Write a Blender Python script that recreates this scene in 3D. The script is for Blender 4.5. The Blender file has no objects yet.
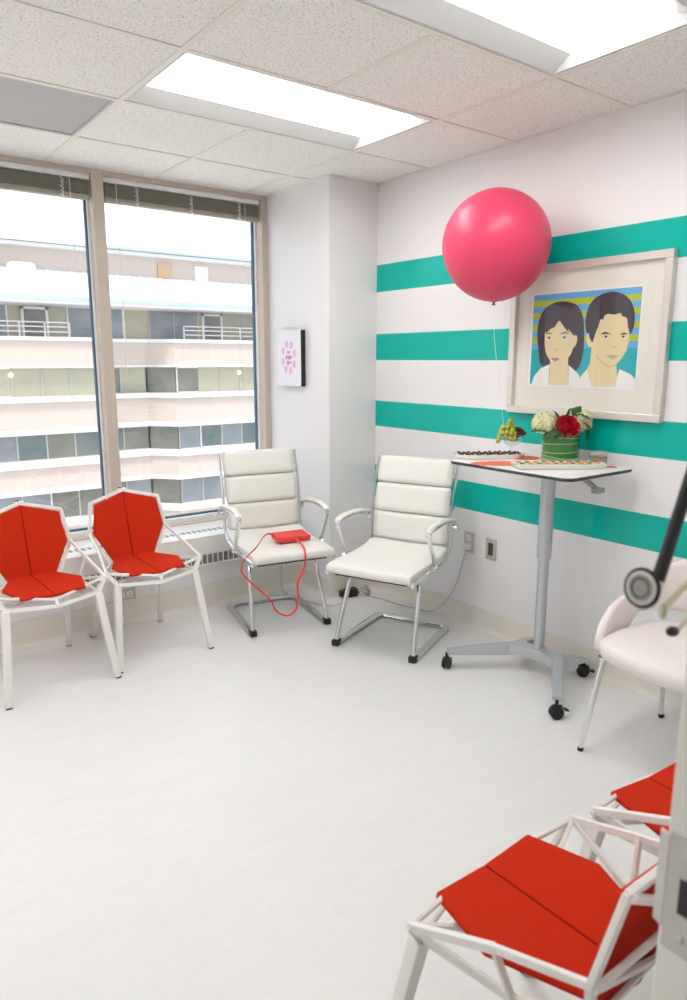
import bpy, bmesh, math, random
from mathutils import Vector, Matrix
random.seed(7)
PI = math.pi
S = bpy.context.scene
COL = S.collection

# ------------------------------------------------------------------ materials
def mat(name, col, rough=.5, metal=0., coat=0., spec=.5, trans=0., ior=1.45, vary=0., vscale=8., bump=0., bscale=60., col2=None, emit=None, estr=0., sheen=0., sss=0.):
    m = bpy.data.materials.new(name); m.use_nodes = True
    nt = m.node_tree; b = nt.nodes['Principled BSDF']
    b.inputs['Base Color'].default_value = (*col, 1)
    b.inputs['Roughness'].default_value = rough
    b.inputs['Metallic'].default_value = metal
    b.inputs['Coat Weight'].default_value = coat
    b.inputs['Specular IOR Level'].default_value = spec
    b.inputs['Transmission Weight'].default_value = trans
    b.inputs['IOR'].default_value = ior
    b.inputs['Sheen Weight'].default_value = sheen
    b.inputs['Subsurface Weight'].default_value = sss
    if emit:
        b.inputs['Emission Color'].default_value = (*emit, 1); b.inputs['Emission Strength'].default_value = estr
    tc = nt.nodes.new('ShaderNodeTexCoord')
    if vary > 0 or col2:
        n = nt.nodes.new('ShaderNodeTexNoise'); n.inputs['Scale'].default_value = vscale; n.inputs['Detail'].default_value = 4
        nt.links.new(tc.outputs['Object'], n.inputs['Vector'])
        mx = nt.nodes.new('ShaderNodeMix'); mx.data_type = 'RGBA'
        c2 = col2 if col2 else tuple(max(0, c*(1-vary)) for c in col)
        mx.inputs[6].default_value = (*col, 1); mx.inputs[7].default_value = (*c2, 1)
        nt.links.new(n.outputs['Fac'], mx.inputs[0]); nt.links.new(mx.outputs[2], b.inputs['Base Color'])
    if bump > 0:
        n = nt.nodes.new('ShaderNodeTexNoise'); n.inputs['Scale'].default_value = bscale; n.inputs['Detail'].default_value = 3
        nt.links.new(tc.outputs['Object'], n.inputs['Vector'])
        bp = nt.nodes.new('ShaderNodeBump'); bp.inputs['Strength'].default_value = bump; bp.inputs['Distance'].default_value = .002
        nt.links.new(n.outputs['Fac'], bp.inputs['Height']); nt.links.new(bp.outputs[0], b.inputs['Normal'])
    return m

def mnode(nt, op, a, b=None, c=None):
    n = nt.nodes.new('ShaderNodeMath'); n.operation = op
    for i, v in enumerate((a, b, c)):
        if v is None: continue
        if isinstance(v, (int, float)): n.inputs[i].default_value = v
        else: nt.links.new(v, n.inputs[i])
    return n.outputs[0]

M = {}
M['wall'] = mat('wall_paint', (.84,.825,.83), .38, bump=.15, bscale=220, vary=.015, vscale=2)
M['base'] = mat('baseboard_vinyl', (.80,.76,.68), .4, vary=.04)
M['white_metal'] = mat('white_powder_coat', (.86,.84,.80), .35, coat=.2, vary=.02)
M['white_paint'] = mat('white_paint', (.88,.88,.87), .4, vary=.02)
M['tan'] = mat('tan_aluminium', (.60,.52,.44), .42, vary=.04, vscale=20)
M['gasket'] = mat('blue_grey_gasket', (.09,.15,.24), .5, vary=.1)
M['red'] = mat('red_felt', (.60,.030,.008), .95, spec=.15, vary=.10, vscale=40, bump=.5, bscale=500)
M['leather'] = mat('white_leather', (.84,.83,.775), .42, bump=.25, bscale=260, vary=.02)
M['pinkleather'] = mat('blush_leather', (.87,.80,.775), .45, bump=.2, bscale=260, vary=.02)
M['chrome'] = mat('chrome', (.78,.79,.81), .12, metal=1, vary=.04, vscale=30)
M['silver'] = mat('silver_paint', (.56,.58,.61), .33, metal=.55, vary=.04, vscale=12)
M['black'] = mat('black_plastic', (.018,.018,.02), .4, vary=.2)
M['rubber'] = mat('black_rubber', (.015,.015,.016), .5, vary=.2)
M['steel'] = mat('brushed_steel', (.60,.58,.54), .42, metal=.45, vary=.08, vscale=60)
M['cream'] = mat('cream_door_paint', (.88,.86,.79), .45, vary=.03)
M['laminate'] = mat('white_laminate', (.86,.84,.81), .35, vary=.02)
M['ceramic'] = mat('white_ceramic', (.88,.87,.84), .2, coat=.4, vary=.02)
M['cable'] = mat('grey_cable', (.5,.5,.5), .5, vary=.05)
M['coral'] = mat('coral_felt', (.80,.19,.09), .85, vary=.25, vscale=120, bump=.4, bscale=300)
M['purse'] = mat('red_leather', (.80,.045,.035), .38, bump=.3, bscale=300, vary=.05)
M['balloon'] = mat('pink_latex', (.80,.060,.145), .42, coat=.12, sss=.08, vary=.06, vscale=3)
M['green'] = mat('green_leaf', (.035,.16,.03), .4, col2=(.02,.08,.02), vscale=30)
M['wrapgreen'] = mat('striped_green_leaf', (.03,.33,.05), .3, col2=(.02,.20,.03), vscale=25)
M['lime'] = mat('pale_leaf_vein', (.62,.74,.30), .4, vary=.1)
M['rose'] = mat('red_rose_petal', (.72,.015,.04), .55, col2=(.5,.005,.02), vscale=40)
M['hydr'] = mat('cream_petal', (.86,.84,.55), .6, col2=(.80,.78,.45), vscale=60)
M['grape'] = mat('green_grape', (.55,.56,.10), .25, sss=.1, col2=(.42,.42,.05), vscale=30)
M['berry'] = mat('dark_berry', (.10,.02,.03), .3, vary=.3)
M['bread'] = mat('pale_pastry', (.80,.68,.48), .7, vary=.15, vscale=60)
M['choc'] = mat('dark_chocolate', (.05,.025,.02), .5, vary=.3)
M['herb'] = mat('green_herb', (.12,.30,.06), .6, vary=.3)
M['salmon'] = mat('orange_topping', (.80,.30,.12), .5, vary=.2)
M['blind'] = mat('olive_grey_blind', (.23,.22,.17), .5, vary=.15, vscale=30)
M['tape'] = mat('white_cord', (.85,.85,.83), .6, vary=.03)
M['matboard'] = mat('cream_mat_board', (.82,.78,.70), .7, vary=.02)
M['frame'] = mat('champagne_frame', (.72,.68,.62), .3, metal=.35, coat=.3, vary=.04)
M['asphalt'] = mat('pale_street_paving', (.72,.71,.69), .8, vary=.2)
M['stone'] = mat('pink_facade_stone', (.545,.46,.40), .8, vary=.05, vscale=1.5)
M['ledge'] = mat('white_ledge', (.70,.68,.66), .6, vary=.03)
M['roofmetal'] = mat('pale_roof_metal', (.74,.77,.79), .45, vary=.03)
M['gutter'] = mat('pale_teal_gutter', (.42,.50,.50), .5, vary=.05)
M['orangedoor'] = mat('peach_shutter', (.55,.36,.22), .7, vary=.05)
M['cord_grey'] = mat('thin_grey_cord', (.35,.36,.36), .5, vary=.05)

# striped wall (painted bands are real paint on the wall)
def striped():
    m = mat('striped_wall_paint', (.85,.835,.835), .32, spec=.35)
    nt = m.node_tree; b = nt.nodes['Principled BSDF']
    tc = [n for n in nt.nodes if n.type == 'TEX_COORD'][0]
    sp = nt.nodes.new('ShaderNodeSeparateXYZ'); nt.links.new(tc.outputs['Object'], sp.inputs[0])
    z = sp.outputs['Z']
    t = mnode(nt, 'SUBTRACT', 2.08, z)                # distance below top edge of highest band
    fr = mnode(nt, 'MODULO', mnode(nt, 'ADD', t, 4.17), .4155)
    # modulo phase so that t=0 -> 0
    off = 4.17 % .4155
    fr = mnode(nt, 'MODULO', mnode(nt, 'ADD', t, 10*.4155), .4155)
    inb = mnode(nt, 'LESS_THAN', fr, .161)
    lim = mnode(nt, 'MULTIPLY', mnode(nt, 'GREATER_THAN', t, -.001), mnode(nt, 'LESS_THAN', t, 3*.4155+.165))
    f = mnode(nt, 'MULTIPLY', inb, lim)
    n = nt.nodes.new('ShaderNodeTexNoise'); n.inputs['Scale'].default_value = 3
    nt.links.new(tc.outputs['Object'], n.inputs['Vector'])
    teal = nt.nodes.new('ShaderNodeMix'); teal.data_type = 'RGBA'
    teal.inputs[6].default_value = (.0,.49,.41,1); teal.inputs[7].default_value = (.0,.46,.38,1)
    nt.links.new(n.outputs['Fac'], teal.inputs[0])
    mx = nt.nodes.new('ShaderNodeMix'); mx.data_type = 'RGBA'
    mx.inputs[6].default_value = (.85,.835,.835,1); nt.links.new(teal.outputs[2], mx.inputs[7])
    nt.links.new(f, mx.inputs[0]); nt.links.new(mx.outputs[2], b.inputs['Base Color'])
    nt.links.new(mnode(nt, 'SUBTRACT', .36, mnode(nt, 'MULTIPLY', f, .20)), b.inputs['Roughness'])
    return m
M['striped'] = striped()

def floor_mat():
    m = mat('white_sheet_floor', (.86,.84,.80), .32)
    nt = m.node_tree; b = nt.nodes['Principled BSDF']
    tc = [n for n in nt.nodes if n.type == 'TEX_COORD'][0]
    mp = nt.nodes.new('ShaderNodeMapping'); mp.inputs['Scale'].default_value = (2.5, 9, 1); mp.inputs['Rotation'].default_value = (0,0,.5)
    nt.links.new(tc.outputs['Object'], mp.inputs[0])
    n = nt.nodes.new('ShaderNodeTexNoise'); n.inputs['Scale'].default_value = 2.2; n.inputs['Detail'].default_value = 8; n.inputs['Roughness'].default_value = .7; n.inputs['Distortion'].default_value = 1.2
    nt.links.new(mp.outputs[0], n.inputs['Vector'])
    cr = nt.nodes.new('ShaderNodeValToRGB')
    cr.color_ramp.elements[0].position = .3; cr.color_ramp.elements[0].color = (.755,.745,.725,1)
    cr.color_ramp.elements[1].position = .62; cr.color_ramp.elements[1].color = (.79,.782,.765,1)
    nt.links.new(n.outputs['Fac'], cr.inputs[0]); nt.links.new(cr.outputs[0], b.inputs['Base Color'])
    r = mnode(nt, 'ADD', mnode(nt, 'MULTIPLY', n.outputs['Fac'], .2), .24)
    nt.links.new(r, b.inputs['Roughness'])
    return m
M['floor'] = floor_mat()

def tile_mat():
    m = mat('fissured_ceiling_tile', (.91,.89,.85), .9)
    nt = m.node_tree; b = nt.nodes['Principled BSDF']
    tc = [n for n in nt.nodes if n.type == 'TEX_COORD'][0]
    n = nt.nodes.new('ShaderNodeTexNoise'); n.inputs['Scale'].default_value = 130; n.inputs['Detail'].default_value = 2; n.inputs['Roughness'].default_value = .6
    nt.links.new(tc.outputs['Object'], n.inputs['Vector'])
    n2 = nt.nodes.new('ShaderNodeTexNoise'); n2.inputs['Scale'].default_value = 34; n2.inputs['Detail'].default_value = 3; n2.inputs['Distortion'].default_value = .6
    nt.links.new(tc.outputs['Object'], n2.inputs['Vector'])
    v = mnode(nt, 'MULTIPLY', mnode(nt, 'GREATER_THAN', n.outputs['Fac'], .605), .9)
    cr = nt.nodes.new('ShaderNodeMix'); cr.data_type = 'RGBA'
    cr.inputs[6].default_value = (.92,.90,.86,1); cr.inputs[7].default_value = (.52,.47,.40,1)
    nt.links.new(v, cr.inputs[0])
    c2 = nt.nodes.new('ShaderNodeMix'); c2.data_type = 'RGBA'; c2.blend_type = 'MULTIPLY'
    nt.links.new(mnode(nt, 'MULTIPLY', n2.outputs['Fac'], .25), c2.inputs[0])
    nt.links.new(cr.outputs[2], c2.inputs[6]); c2.inputs[7].default_value = (.8,.78,.74,1)
    nt.links.new(c2.outputs[2], b.inputs['Base Color'])
    return m
M['tile'] = tile_mat()
M['grid'] = mat('cream_ceiling_grid', (.84,.80,.72), .5, vary=.03)

def perforated():
    m = mat('perforated_grey_panel', (.36,.36,.35), .5)
    nt = m.node_tree; b = nt.nodes['Principled BSDF']
    tc = [n for n in nt.nodes if n.type == 'TEX_COORD'][0]
    sp = nt.nodes.new('ShaderNodeSeparateXYZ'); nt.links.new(tc.outputs['Object'], sp.inputs[0])
    k = 2*PI/.017
    a = mnode(nt, 'SINE', mnode(nt, 'MULTIPLY', sp.outputs['X'], k)); c = mnode(nt, 'SINE', mnode(nt, 'MULTIPLY', sp.outputs['Y'], k))
    h = mnode(nt, 'GREATER_THAN', mnode(nt, 'MULTIPLY', a, c), .25)
    mx = nt.nodes.new('ShaderNodeMix'); mx.data_type = 'RGBA'
    mx.inputs[6].default_value = (.56,.56,.55,1); mx.inputs[7].default_value = (.22,.22,.22,1)
    nt.links.new(h, mx.inputs[0]); nt.links.new(mx.outputs[2], b.inputs['Base Color'])
    return m
M['perf'] = perforated()

def glass_pane(name, tint=(.97,.985,1), refl=1.0):
    m = bpy.data.materials.new(name); m.use_nodes = True; nt = m.node_tree; nt.nodes.clear()
    o = nt.nodes.new('ShaderNodeOutputMaterial'); t = nt.nodes.new('ShaderNodeBsdfTransparent'); g = nt.nodes.new('ShaderNodeBsdfGlossy')
    t.inputs[0].default_value = (*tint, 1); g.inputs['Roughness'].default_value = .01
    f = nt.nodes.new('ShaderNodeLayerWeight'); f.inputs['Blend'].default_value = .5
    fr_ = mnode(nt, 'ADD', mnode(nt, 'MULTIPLY', mnode(nt, 'POWER', f.outputs['Facing'], 5), .96), .04)
    mx = nt.nodes.new('ShaderNodeMixShader')
    nt.links.new(mnode(nt, 'MULTIPLY', fr_, refl), mx.inputs[0]); nt.links.new(t.outputs[0], mx.inputs[1]); nt.links.new(g.outputs[0], mx.inputs[2])
    nt.links.new(mx.outputs[0], o.inputs[0]); return m
M['glass'] = glass_pane('window_glass', refl=1.0)
M['picture_glass'] = glass_pane('picture_glass', (1,1,1), .45)
M['clear'] = glass_pane('clear_vessel_glass', (.955,.975,.975), 1.3)
M['clear_green'] = glass_pane('green_tinted_glass', (.93,.975,.95), 1.0)
M['lens'] = mat('lit_diffuser', (.95,.95,.95), .4, emit=(1,.985,.96), estr=9.6, vary=.01)
M['fixture'] = mat('fixture_white', (.62,.62,.61), .35, vary=.02)
def winmat(name, c, c2): return mat(name, c, .15, col2=c2, vscale=.9)
M['win_blind'] = winmat('window_with_blind', (.42,.39,.28), (.31,.30,.21))
M['win_dim'] = winmat('window_dim_room', (.09,.095,.08), (.25,.24,.19))
M['win_blue'] = winmat('window_blue_grey', (.12,.145,.155), (.30,.32,.33))
M['win_teal'] = winmat('window_teal_room', (.04,.09,.10), (.20,.21,.19))
M['brick'] = mat('brown_room_partition', (.35,.14,.10), .7, vary=.3, vscale=1)
M['warm_lamp'] = mat('warm_room_lamp', (1,.9,.6), .4, emit=(1,.82,.45), estr=2.5, vary=.01)

# ------------------------------------------------------------------ mesh tools
class MB:
    def __init__(s): s.bm = bmesh.new()
    def box(s, c, d, mtx=None, bevel=0, seg=2):
        r = bmesh.ops.create_cube(s.bm, size=1)
        vs = r['verts']; mt = Matrix.Translation(c) @ Matrix.Diagonal((*d, 1))
        if mtx is not None: mt = mtx @ mt
        bmesh.ops.transform(s.bm, matrix=mt, verts=vs)
        if bevel:
            es = list({e for v in vs for e in v.link_edges})
            bmesh.ops.bevel(s.bm, geom=es, offset=bevel, segments=seg, affect='EDGES', profile=.5)
        return s
    def b2(s, lo, hi, bevel=0, seg=2, mtx=None):
        return s.box([(a+b)/2 for a, b in zip(lo, hi)], [abs(b-a) for a, b in zip(lo, hi)], mtx, bevel, seg)
    def prism(s, pts, vec, flip=False):
        """closed outline (3-D points) extruded along vec"""
        v = Vector(vec)
        a = [s.bm.verts.new(Vector(p)) for p in pts]; b = [s.bm.verts.new(Vector(p)+v) for p in pts]
        s.bm.faces.new(a[::-1]); s.bm.faces.new(b)
        n = len(pts)
        for i in range(n): s.bm.faces.new((a[i], a[(i+1) % n], b[(i+1) % n], b[i]))
        return s
    def face(s, pts): s.bm.faces.new([s.bm.verts.new(Vector(p)) for p in pts]); return s
    def tube(s, pts, r, n=10, ry=None, cap=True, up=None, square=False, closed=False):
        """sweep; r a number or list; ry second half axis (flat bars)"""
        P = [Vector(p) for p in pts]; k = len(P)
        rs = r if isinstance(r, (list, tuple)) else [r]*k
        rys = ry if isinstance(ry, (list, tuple)) else ([ry]*k if ry is not None else rs)
        T = []
        for i in range(k):
            if closed: t = (P[(i+1) % k]-P[i-1])
            else: t = (P[min(i+1, k-1)]-P[max(i-1, 0)])
            T.append(t.normalized())
        u = Vector(up) if up else (Vector((0,0,1)) if abs(T[0].z) < .9 else Vector((1,0,0)))
        rings = []
        for i in range(k):
            x = u - T[i]*u.dot(T[i])
            if x.length < 1e-5: x = T[i].orthogonal()
            x.normalize(); y = T[i].cross(x)
            if not up: u = x
            ring = []
            for j in range(n):
                a = 2*PI*(j+(.5 if square else 0))/n
                f = 1.4142 if square and n == 4 else 1
                ring.append(s.bm.verts.new(P[i] + x*math.cos(a)*rs[i]*f + y*math.sin(a)*rys[i]*f))
            rings.append(ring)
        for i in range(k if closed else k-1):
            A, B = rings[i], rings[(i+1) % k]
            for j in range(n): s.bm.faces.new((A[j], A[(j+1) % n], B[(j+1) % n], B[j]))
        if cap and not closed:
            s.bm.faces.new(rings[0][::-1]); s.bm.faces.new(rings[-1])
        return s
    def lathe(s, prof, c=(0,0,0), n=32, mtx=None):
        """profile list of (r,z) about z axis"""
        c = Vector(c); rings = []
        for r, z in prof:
            if r < 1e-6: rings.append([s.bm.verts.new(c+Vector((0,0,z)))])
            else: rings.append([s.bm.verts.new(c+Vector((r*math.cos(2*PI*j/n), r*math.sin(2*PI*j/n), z))) for j in range(n)])
        if mtx is not None:
            for R in rings:
                for v in R: v.co = mtx @ v.co
        for A, B in zip(rings, rings[1:]):
            for j in range(n):
                j2 = (j+1) % n
                if len(A) == 1 and len(B) == 1: continue
                if len(A) == 1: s.bm.faces.new((A[0], B[j2], B[j]))
                elif len(B) == 1: s.bm.faces.new((A[j], A[j2], B[0]))
                else: s.bm.faces.new((A[j], A[j2], B[j2], B[j]))
        return s
    def sphere(s, c, r, seg=12, rings=8, scale=(1,1,1), mtx=None):
        mt = Matrix.Translation(c) @ (mtx if mtx is not None else Matrix()) @ Matrix.Diagonal((*scale, 1))
        bmesh.ops.create_uvsphere(s.bm, u_segments=seg, v_segments=rings, radius=r, matrix=mt); return s
    def build(s, name, m, parent=None, smooth=True, bevel=0, bseg=2, angle=40, subsurf=0, origin=None):
        bm = s.bm
        bmesh.ops.recalc_face_normals(bm, faces=bm.faces)
        me = bpy.data.meshes.new(name)
        if origin is not None:
            o_ = Vector(origin)
            for v in bm.verts: v.co -= o_
        bm.to_mesh(me); bm.free()
        ob = bpy.data.objects.new(name, me); COL.objects.link(ob)
        if origin is not None: ob.location = origin
        me.materials.append(m if not isinstance(m, str) else M[m])
        if smooth:
            for p in me.polygons: p.use_smooth = True
            try: me.set_sharp_from_angle(angle=math.radians(angle))
            except Exception: pass
        if bevel:
            md = ob.modifiers.new('b', 'BEVEL'); md.width = bevel; md.segments = bseg; md.limit_method = 'ANGLE'; md.angle_limit = math.radians(35)
        if subsurf:
            md = ob.modifiers.new('s', 'SUBSURF'); md.levels = subsurf; md.render_levels = subsurf
        if parent: ob.parent = parent
        return ob

def tag(o, label=None, cat=None, group=None, kind=None):
    if label: o['label'] = label
    if cat: o['category'] = cat
    if group: o['group'] = group
    if kind: o['kind'] = kind
    return o
def thing(name, label, cat, loc=(0,0,0), rz=0, group=None):
    o = bpy.data.objects.new(name, None); COL.objects.link(o); o.location = loc; o.rotation_euler = (0,0,rz); o.empty_display_size = .1
    return tag(o, label, cat, group)
def struct(o, label=None): return tag(o, label, None, None, 'structure')
def copy_tree(o, parent=None, **kw):
    c = o.copy(); COL.objects.link(c)
    if parent: c.parent = parent
    for ch in list(o.children): copy_tree(ch, c)
    return c
def smooth_path(pts, n=6, closed=False):
    """Catmull-Rom through points"""
    P = [Vector(p) for p in pts]; out = []; k = len(P)
    for i in range(k-1):
        p0 = P[max(i-1, 0)]; p1 = P[i]; p2 = P[i+1]; p3 = P[min(i+2, k-1)]
        for j in range(n):
            t = j/n
            out.append(.5*((2*p1)+(-p0+p2)*t+(2*p0-5*p1+4*p2-p3)*t*t+(-p0+3*p1-3*p2+p3)*t**3))
    out.append(P[-1]); return out
def round_path(pts, r, n=5):
    """polyline with corners rounded by radius-ish r"""
    P = [Vector(p) for p in pts]; out = [P[0]]
    for i in range(1, len(P)-1):
        a = P[i-1]-P[i]; b = P[i+1]-P[i]; d = min(r, a.length*.49, b.length*.49)
        A = P[i]+a.normalized()*d; B = P[i]+b.normalized()*d
        for j in range(n+1):
            t = j/n; out.append(A*(1-t)**2+P[i]*2*t*(1-t)+B*t*t)
    out.append(P[-1]); return out

# ------------------------------------------------------------------ room
XW, XC, YC, YWIN, YB, H = 2.921, 2.553, 3.530, 4.297, 3.862, 2.553
XL, YN = -1.75, .34            # left wall, room face of the near wall
T = .6096; GX = 1.168; GY = 4.297
XJ = .716                      # door jamb face

struct(MB().b2((XL-.2,-2.2,-.12), (XW+.2,YWIN+.3,0)).build('floor', 'floor', smooth=False))
struct(MB().b2((XW,-2.2,0), (XW+.15,YWIN+.3,H+.3)).build('wall_right', 'striped', smooth=False))
struct(MB().b2((XC,YC,0), (XW,YWIN+.07,H+.3)).build('wall_column', 'wall', smooth=False))
struct(MB().b2((XL-.15,-2.2,0), (XL,YWIN+.3,H+.3)).build('wall_left', 'wall', smooth=False))
struct(MB().b2((XL,-2.2,0), (XW,-2.05,H+.3)).build('wall_back', 'wall', smooth=False))
m = MB(); m.b2((XJ+.04,YN-.15,0), (XW,YN,H+.3)); m.b2((XL,YN-.15,0), (-.34,YN,H+.3)); m.b2((-.34,YN-.15,2.17), (XJ+.04,YN,H+.3))
struct(m.build('wall_near', 'wall', smooth=False))
# wall below the windows, behind the heater
struct(MB().b2((XL,4.24,0), (XC,YWIN+.3,.40)).build('wall_window', 'wall', smooth=False))

# door frame the photograph looks through
m = MB()
m.b2((XJ,YN-.165,0), (XJ+.045,YN+.002,2.17)); m.b2((-.345,YN-.165,0), (-.30,YN+.002,2.17)); m.b2((-.345,YN-.165,2.13), (XJ+.045,YN+.002,2.175))
m.b2((XJ+.035,YN,0), (XJ+.085,YN+.010,2.19))
df = struct(m.build('door_1', 'cream', smooth=False, bevel=.002), 'cream painted door frame at the right edge')
# strike plate
m = MB()
m.b2((XJ-.0025,.255,.845), (XJ+.001,.338,.992))
m.prism([(XJ-.0025,.338,.868), (XJ+.001,.338,.868), (XJ+.006,.352,.868), (XJ+.003,.352,.868)], (0,0,.118))
sp = m.build('strike_plate', 'steel', df, smooth=False, bevel=.0015)
MB().b2((XJ-.0035,.285,.898), (XJ,.322,.942)).build('latch_hole', 'black', sp, smooth=False)
for z in (.867, .976):
    MB().lathe([(0,.0018),(.003,.0016),(.0045,0)], mtx=Matrix.Translation((XJ-.0025,.315,z)) @ Matrix.Rotation(-PI/2, 4, 'Y'), n=14).build('screw', 'steel', sp)

# baseboards: cove vinyl
def cove(name, a, b, nrm, h=.10):
    a = Vector(a); b = Vector(b); n = Vector(nrm)
    prof = [(0,0), (.028,0), (.018,.004), (.010,.014), (.006,.03), (.005,h), (0,h+.001)]
    pts = [a+n*d+Vector((0,0,z)) for d, z in prof]
    struct(MB().prism(pts, b-a).build(name, 'base', smooth=True, angle=50))
cove('baseboard_right', (XW,YN,0), (XW,YC,0), (-1,0,0), .12)
cove('baseboard_column', (XC,YC,0), (XW,YC,0), (0,-1,0), .12)
cove('baseboard_side', (XC,YC,0), (XC,3.862,0), (-1,0,0), .12)
cove('baseboard_window', (XL,YB,0), (XC,YB,0), (0,-1,0), .14)
cove('baseboard_left', (XL,YN,0), (XL,YB,0), (1,0,0), .12)

# ------------------------------------------------------------------ ceiling
lights = [(0,2,1), (0,2,-1), (-4,-2,1), (-4,-2,-1), (0,2,-5)]   # i0,i1,j (cell row whose far line is j+1)
def gx(i): return GX+i*T
def gy(j): return GY-(4-j)*T
holes = set()
for i0, i1, j in lights:
    for i in range(i0, i1): holes.add((i, j))
holes.add((-1, 2))
m = MB()
for i in range(-5, 4):
    for j in range(-11, 4):
        if (i, j) in holes: continue
        x0, x1, y0, y1 = max(gx(i), XL), min(gx(i+1), XW), max(gy(j), -2.05), min(gy(j+1), YWIN)
        if x1-x0 > .01 and y1-y0 > .01: m.b2((x0,y0,H), (x1,y1,H+.015))
ceil = struct(m.build('ceiling', 'tile', smooth=False))
m = MB(); w = .012
for i in range(-4, 4):
    if gx(i) > XL: 
        y_hi = YWIN if gx(i) < XC else YC
        m.b2((gx(i)-w,-2.05,H-.004), (gx(i)+w,y_hi,H+.006))
for j in range(-10, 4):
    m.b2((XL,gy(j)-w,H-.0042), (XW if gy(j) < YC else XC,gy(j)+w,H+.0058))
# wall angle
m.b2((XW-.02,-2.05,H-.003), (XW,YC,H+.004)); m.b2((XC,YC-.02,H-.003), (XW,YC,H+.004)); m.b2((XC-.02,YC,H-.003), (XC,YWIN,H+.004)); m.b2((XL,-2.05,H-.003), (XL+.02,YWIN,H+.004))
g = m.build('grid_bar', 'grid', ceil, smooth=False)
# lights' lines must not cross the openings: cut bars by giving each fixture its own frame below
struct(MB().b2((XL-.15,-2.2,H+.22), (XW+.15,YWIN+.35,H+.32)).build('ceiling_slab', 'wall', smooth=False))

def fixture(i0, i1, j, label):
    x0, x1, y0, y1 = gx(i0)+.012, gx(i1)-.012, gy(j)+.012, gy(j+1)-.012
    t = thing('ceiling_light', label, 'light', ((x0+x1)/2,(y0+y1)/2,H), 0, 'recessed ceiling lights')
    cx, cy = t.location.x, t.location.y
    X0, X1, Y0, Y1 = x0-cx, x1-cx, y0-cy, y1-cy
    m = MB(); d = .10; up = .040; e = .03
    o = [(X0,Y0,-.001),(X1,Y0,-.001),(X1,Y1,-.001),(X0,Y1,-.001)]
    i1_ = [(X0+.014,Y0+.014,-.001),(X1-.014,Y0+.014,-.001),(X1-.014,Y1-.014,-.001),(X0+.014,Y1-.014,-.001)]
    i2 = [(X0+e,Y0+d,up),(X1-e,Y0+d,up),(X1-e,Y1-d,up),(X0+e,Y1-d,up)]
    for A, B in ((o, i1_), (i1_, i2)):
        for k in range(4): m.face([A[k], A[(k+1) % 4], B[(k+1) % 4], B[k]])
    bmesh.ops.remove_doubles(m.bm, verts=m.bm.verts, dist=1e-5)
    m.build('housing', 'fixture', t, smooth=False)
    MB().b2((X0,Y0,up+.012), (X1,Y1,up+.03)).build('back_plate', 'fixture', t, smooth=False)
    MB().b2((X0+e,Y0+d,up-.002), (X1-e,Y1-d,up+.006)).build('diffuser', 'lens', t, smooth=False)
    return t
fixture(0, 2, 1, 'recessed rectangular ceiling light nearer the window, fully in view')
fixture(0, 2, -1, 'recessed rectangular ceiling light cut off by the top edge of the photo')
fixture(-4, -2, 1, 'recessed ceiling light over the left side of the room')
fixture(-4, -2, -1, 'recessed ceiling light over the left near corner of the room')
fixture(0, 2, -5, 'unseen ceiling light added in the corridor as fill')  # added lamp behind the camera, out of view, brightens jamb and doorway
# the tee bar down the middle of each light opening is removed by boolean-free rebuild
bpy.data.objects.remove(g, do_unlink=True)
m = MB()
def cells_open(i, j): return (i, j) in holes and (i-1, j) in holes
for i in range(-4, 4):
    if gx(i) < XL: continue
    for j in range(-11, 4):
        if cells_open(i, j): continue
        y0, y1 = max(gy(j), -2.05), min(gy(j+1), YWIN if gx(i) < XC else YC)
        if y1 > y0: m.b2((gx(i)-w,y0,H-.004), (gx(i)+w,y1,H+.006))
for j in range(-10, 4):
    m.b2((XL,gy(j)-w,H-.0046), (XW if gy(j) < YC else XC,gy(j)+w,H+.0058))
m.b2((XW-.02,-2.05,H-.003), (XW,YC,H+.004)); m.b2((XC,YC-.02,H-.003), (XW,YC,H+.004)); m.b2((XC-.02,YC,H-.003), (XC,YWIN,H+.004)); m.b2((XL,-2.05,H-.003), (XL+.02,YWIN,H+.004))
m.build('grid_bar', 'grid', ceil, smooth=False)

v = thing('ceiling_vent', 'grey perforated square air return panel in the ceiling', 'vent', (gx(-.5),gy(2.5),H))
h_ = T/2-.014
MB().b2((-h_,-h_,.002), (h_,h_,.012)).build('perforated_panel', 'perf', v, smooth=False)
m = MB()
for a in (-1, 1):
    m.b2((-h_,a*h_-.008,-.002), (h_,a*h_+.008,.010)); m.b2((a*h_-.008,-h_,-.002), (a*h_+.008,h_,.010))
m.build('frame', 'silver', v, smooth=False)

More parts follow.
